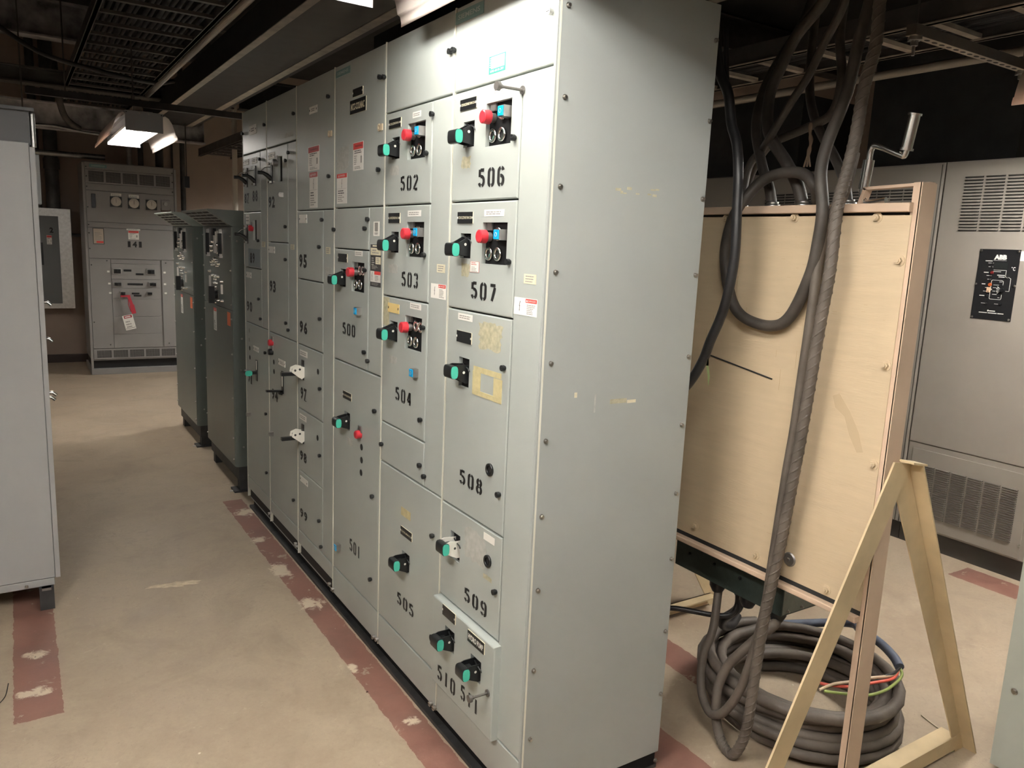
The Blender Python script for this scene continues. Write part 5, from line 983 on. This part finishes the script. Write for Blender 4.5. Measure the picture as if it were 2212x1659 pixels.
# ------------------------------------------------------------------ litter on the floor
PUT = mat('dry_putty', (.56, .47, .34), .8, noise=.2, nscale=30, bump=.6, bscale=50)
def blob(cx, cy, L, W, ang, h, m, label, name, cat, seed, n=26):
    rr = random.Random(seed); b = MB(); ca, sa = math.cos(ang), math.sin(ang); rim = []; ins = []
    for k in range(n):
        t = 2 * math.pi * k / n; q = rr.uniform(.62, 1.12); x, y = L * math.cos(t) * q, W * math.sin(t) * q; rim.append((cx + x * ca - y * sa, cy + x * sa + y * ca, .0006)); q2 = rr.uniform(.45, .75)
        ins.append((cx + (x * ca - y * sa) * q2, cy + (x * sa + y * ca) * q2, h * rr.uniform(.5, 1)))
    b.add(rim + ins + [(cx, cy, h * .8)], [(k, (k + 1) % n, n + (k + 1) % n, n + k) for k in range(n)] + [(n + k, n + (k + 1) % n, 2 * n) for k in range(n)], m); return tag(b.build(name), label, cat)
blob(-.575, 2.10, .115, .032, -.12, .010, PUT, 'flat ragged patch of dried putty in the middle of the aisle floor', 'putty_patch', 'debris', 5)
cr_ = mat('pale_crumb', (.62, .56, .44), .8)
for i, (q, L_, lb) in enumerate((((-0.7152, 0.7663), .006, 'pale crumb near the bottom edge of the aisle floor'), ((-0.1159, 0.8396), .007, 'dark red crumb on the aisle floor beside the cabinet base'), ((-0.9706, 2.1401), .004, 'tiny pale crumb beside the left cabinet foot'), ((1.3543, 0.1050), .008, 'crumb of plaster inside the coil'), ((1.3982, -0.3051), .007, 'small crumb beside the coil at the stand foot'), ((1.2927, -0.3363), .005, 'tiny crumb in front of the stand foot bar'))):
    blob(q[0], q[1], L_, L_ * .6, i, .004, cr_ if i != 1 else mat('dark_crumb', (.10, .05, .04), .8), lb, 'floor_crumb', 'debris', 20 + i, 8)
def wire_bit(pts, r, m, label): b = MB(); b.tube(smooth_path(pts, 6), r, m, 6); return tag(b.build('wire_scrap'), label, 'wire scrap')
WS = mat('pale_wire', (.58, .52, .38), .5)
wire_bit([(1.6136, -0.2638, .003), (1.5987, -0.3072, .003), (1.5873, -0.3509, .003)], .002, WS, 'straight pale wire scrap lying beside the rear leg of the stand')
wire_bit([(1.4699, -0.4224, .003), (1.4950, -0.4389, .003), (1.5512, -0.4326, .006), (1.5703, -0.4256, .01)], .0022, mat('green_wire', (.42, .48, .24), .5), 'curled greenish wire scrap at the foot of the stand')
wire_bit([(1.4123, -0.3508, .002), (1.4255, -0.3695, .002)], .002, WS, 'short wooden-looking splinter in front of the coil')
wire_bit([(-1.2544, 1.3700, .003), (-1.2384, 1.4093, .004), (-1.2305, 1.4949, .003)], .0015, GAP, 'thin black wire curving out of the left edge of the floor')
# ------------------------------------------------------------------ groups of repeated things
GROUPS = {'motor_control_cabinet': 'sections of the grey cabinet row', 'fluorescent_fixture': 'winged fluorescent fixtures', 'free_standing_controller': 'hooded controllers beside the row',
          'inverter_cabinet': 'warm grey cabinets at the right', 'hanging_cable': 'black cables hanging round the cream board', 'hanger_rod': 'thin ceiling hanger rods', 'cable_tray': 'overhead ladder trays',
          'steel_beam': 'dark ceiling beams', 'pipe': 'pipes and conduits', 'floor_crumb': 'crumbs on the floor', 'wire_scrap': 'wire scraps on the floor', 'strut_rail': 'overhead strut rails', 'duct_box': 'black boxes on the warm grey cabinets'}
for o in list(COL.objects):
    if o.parent is None and o.name.split('.')[0] in GROUPS and 'label' in o: o['group'] = GROUPS[o.name.split('.')[0]]
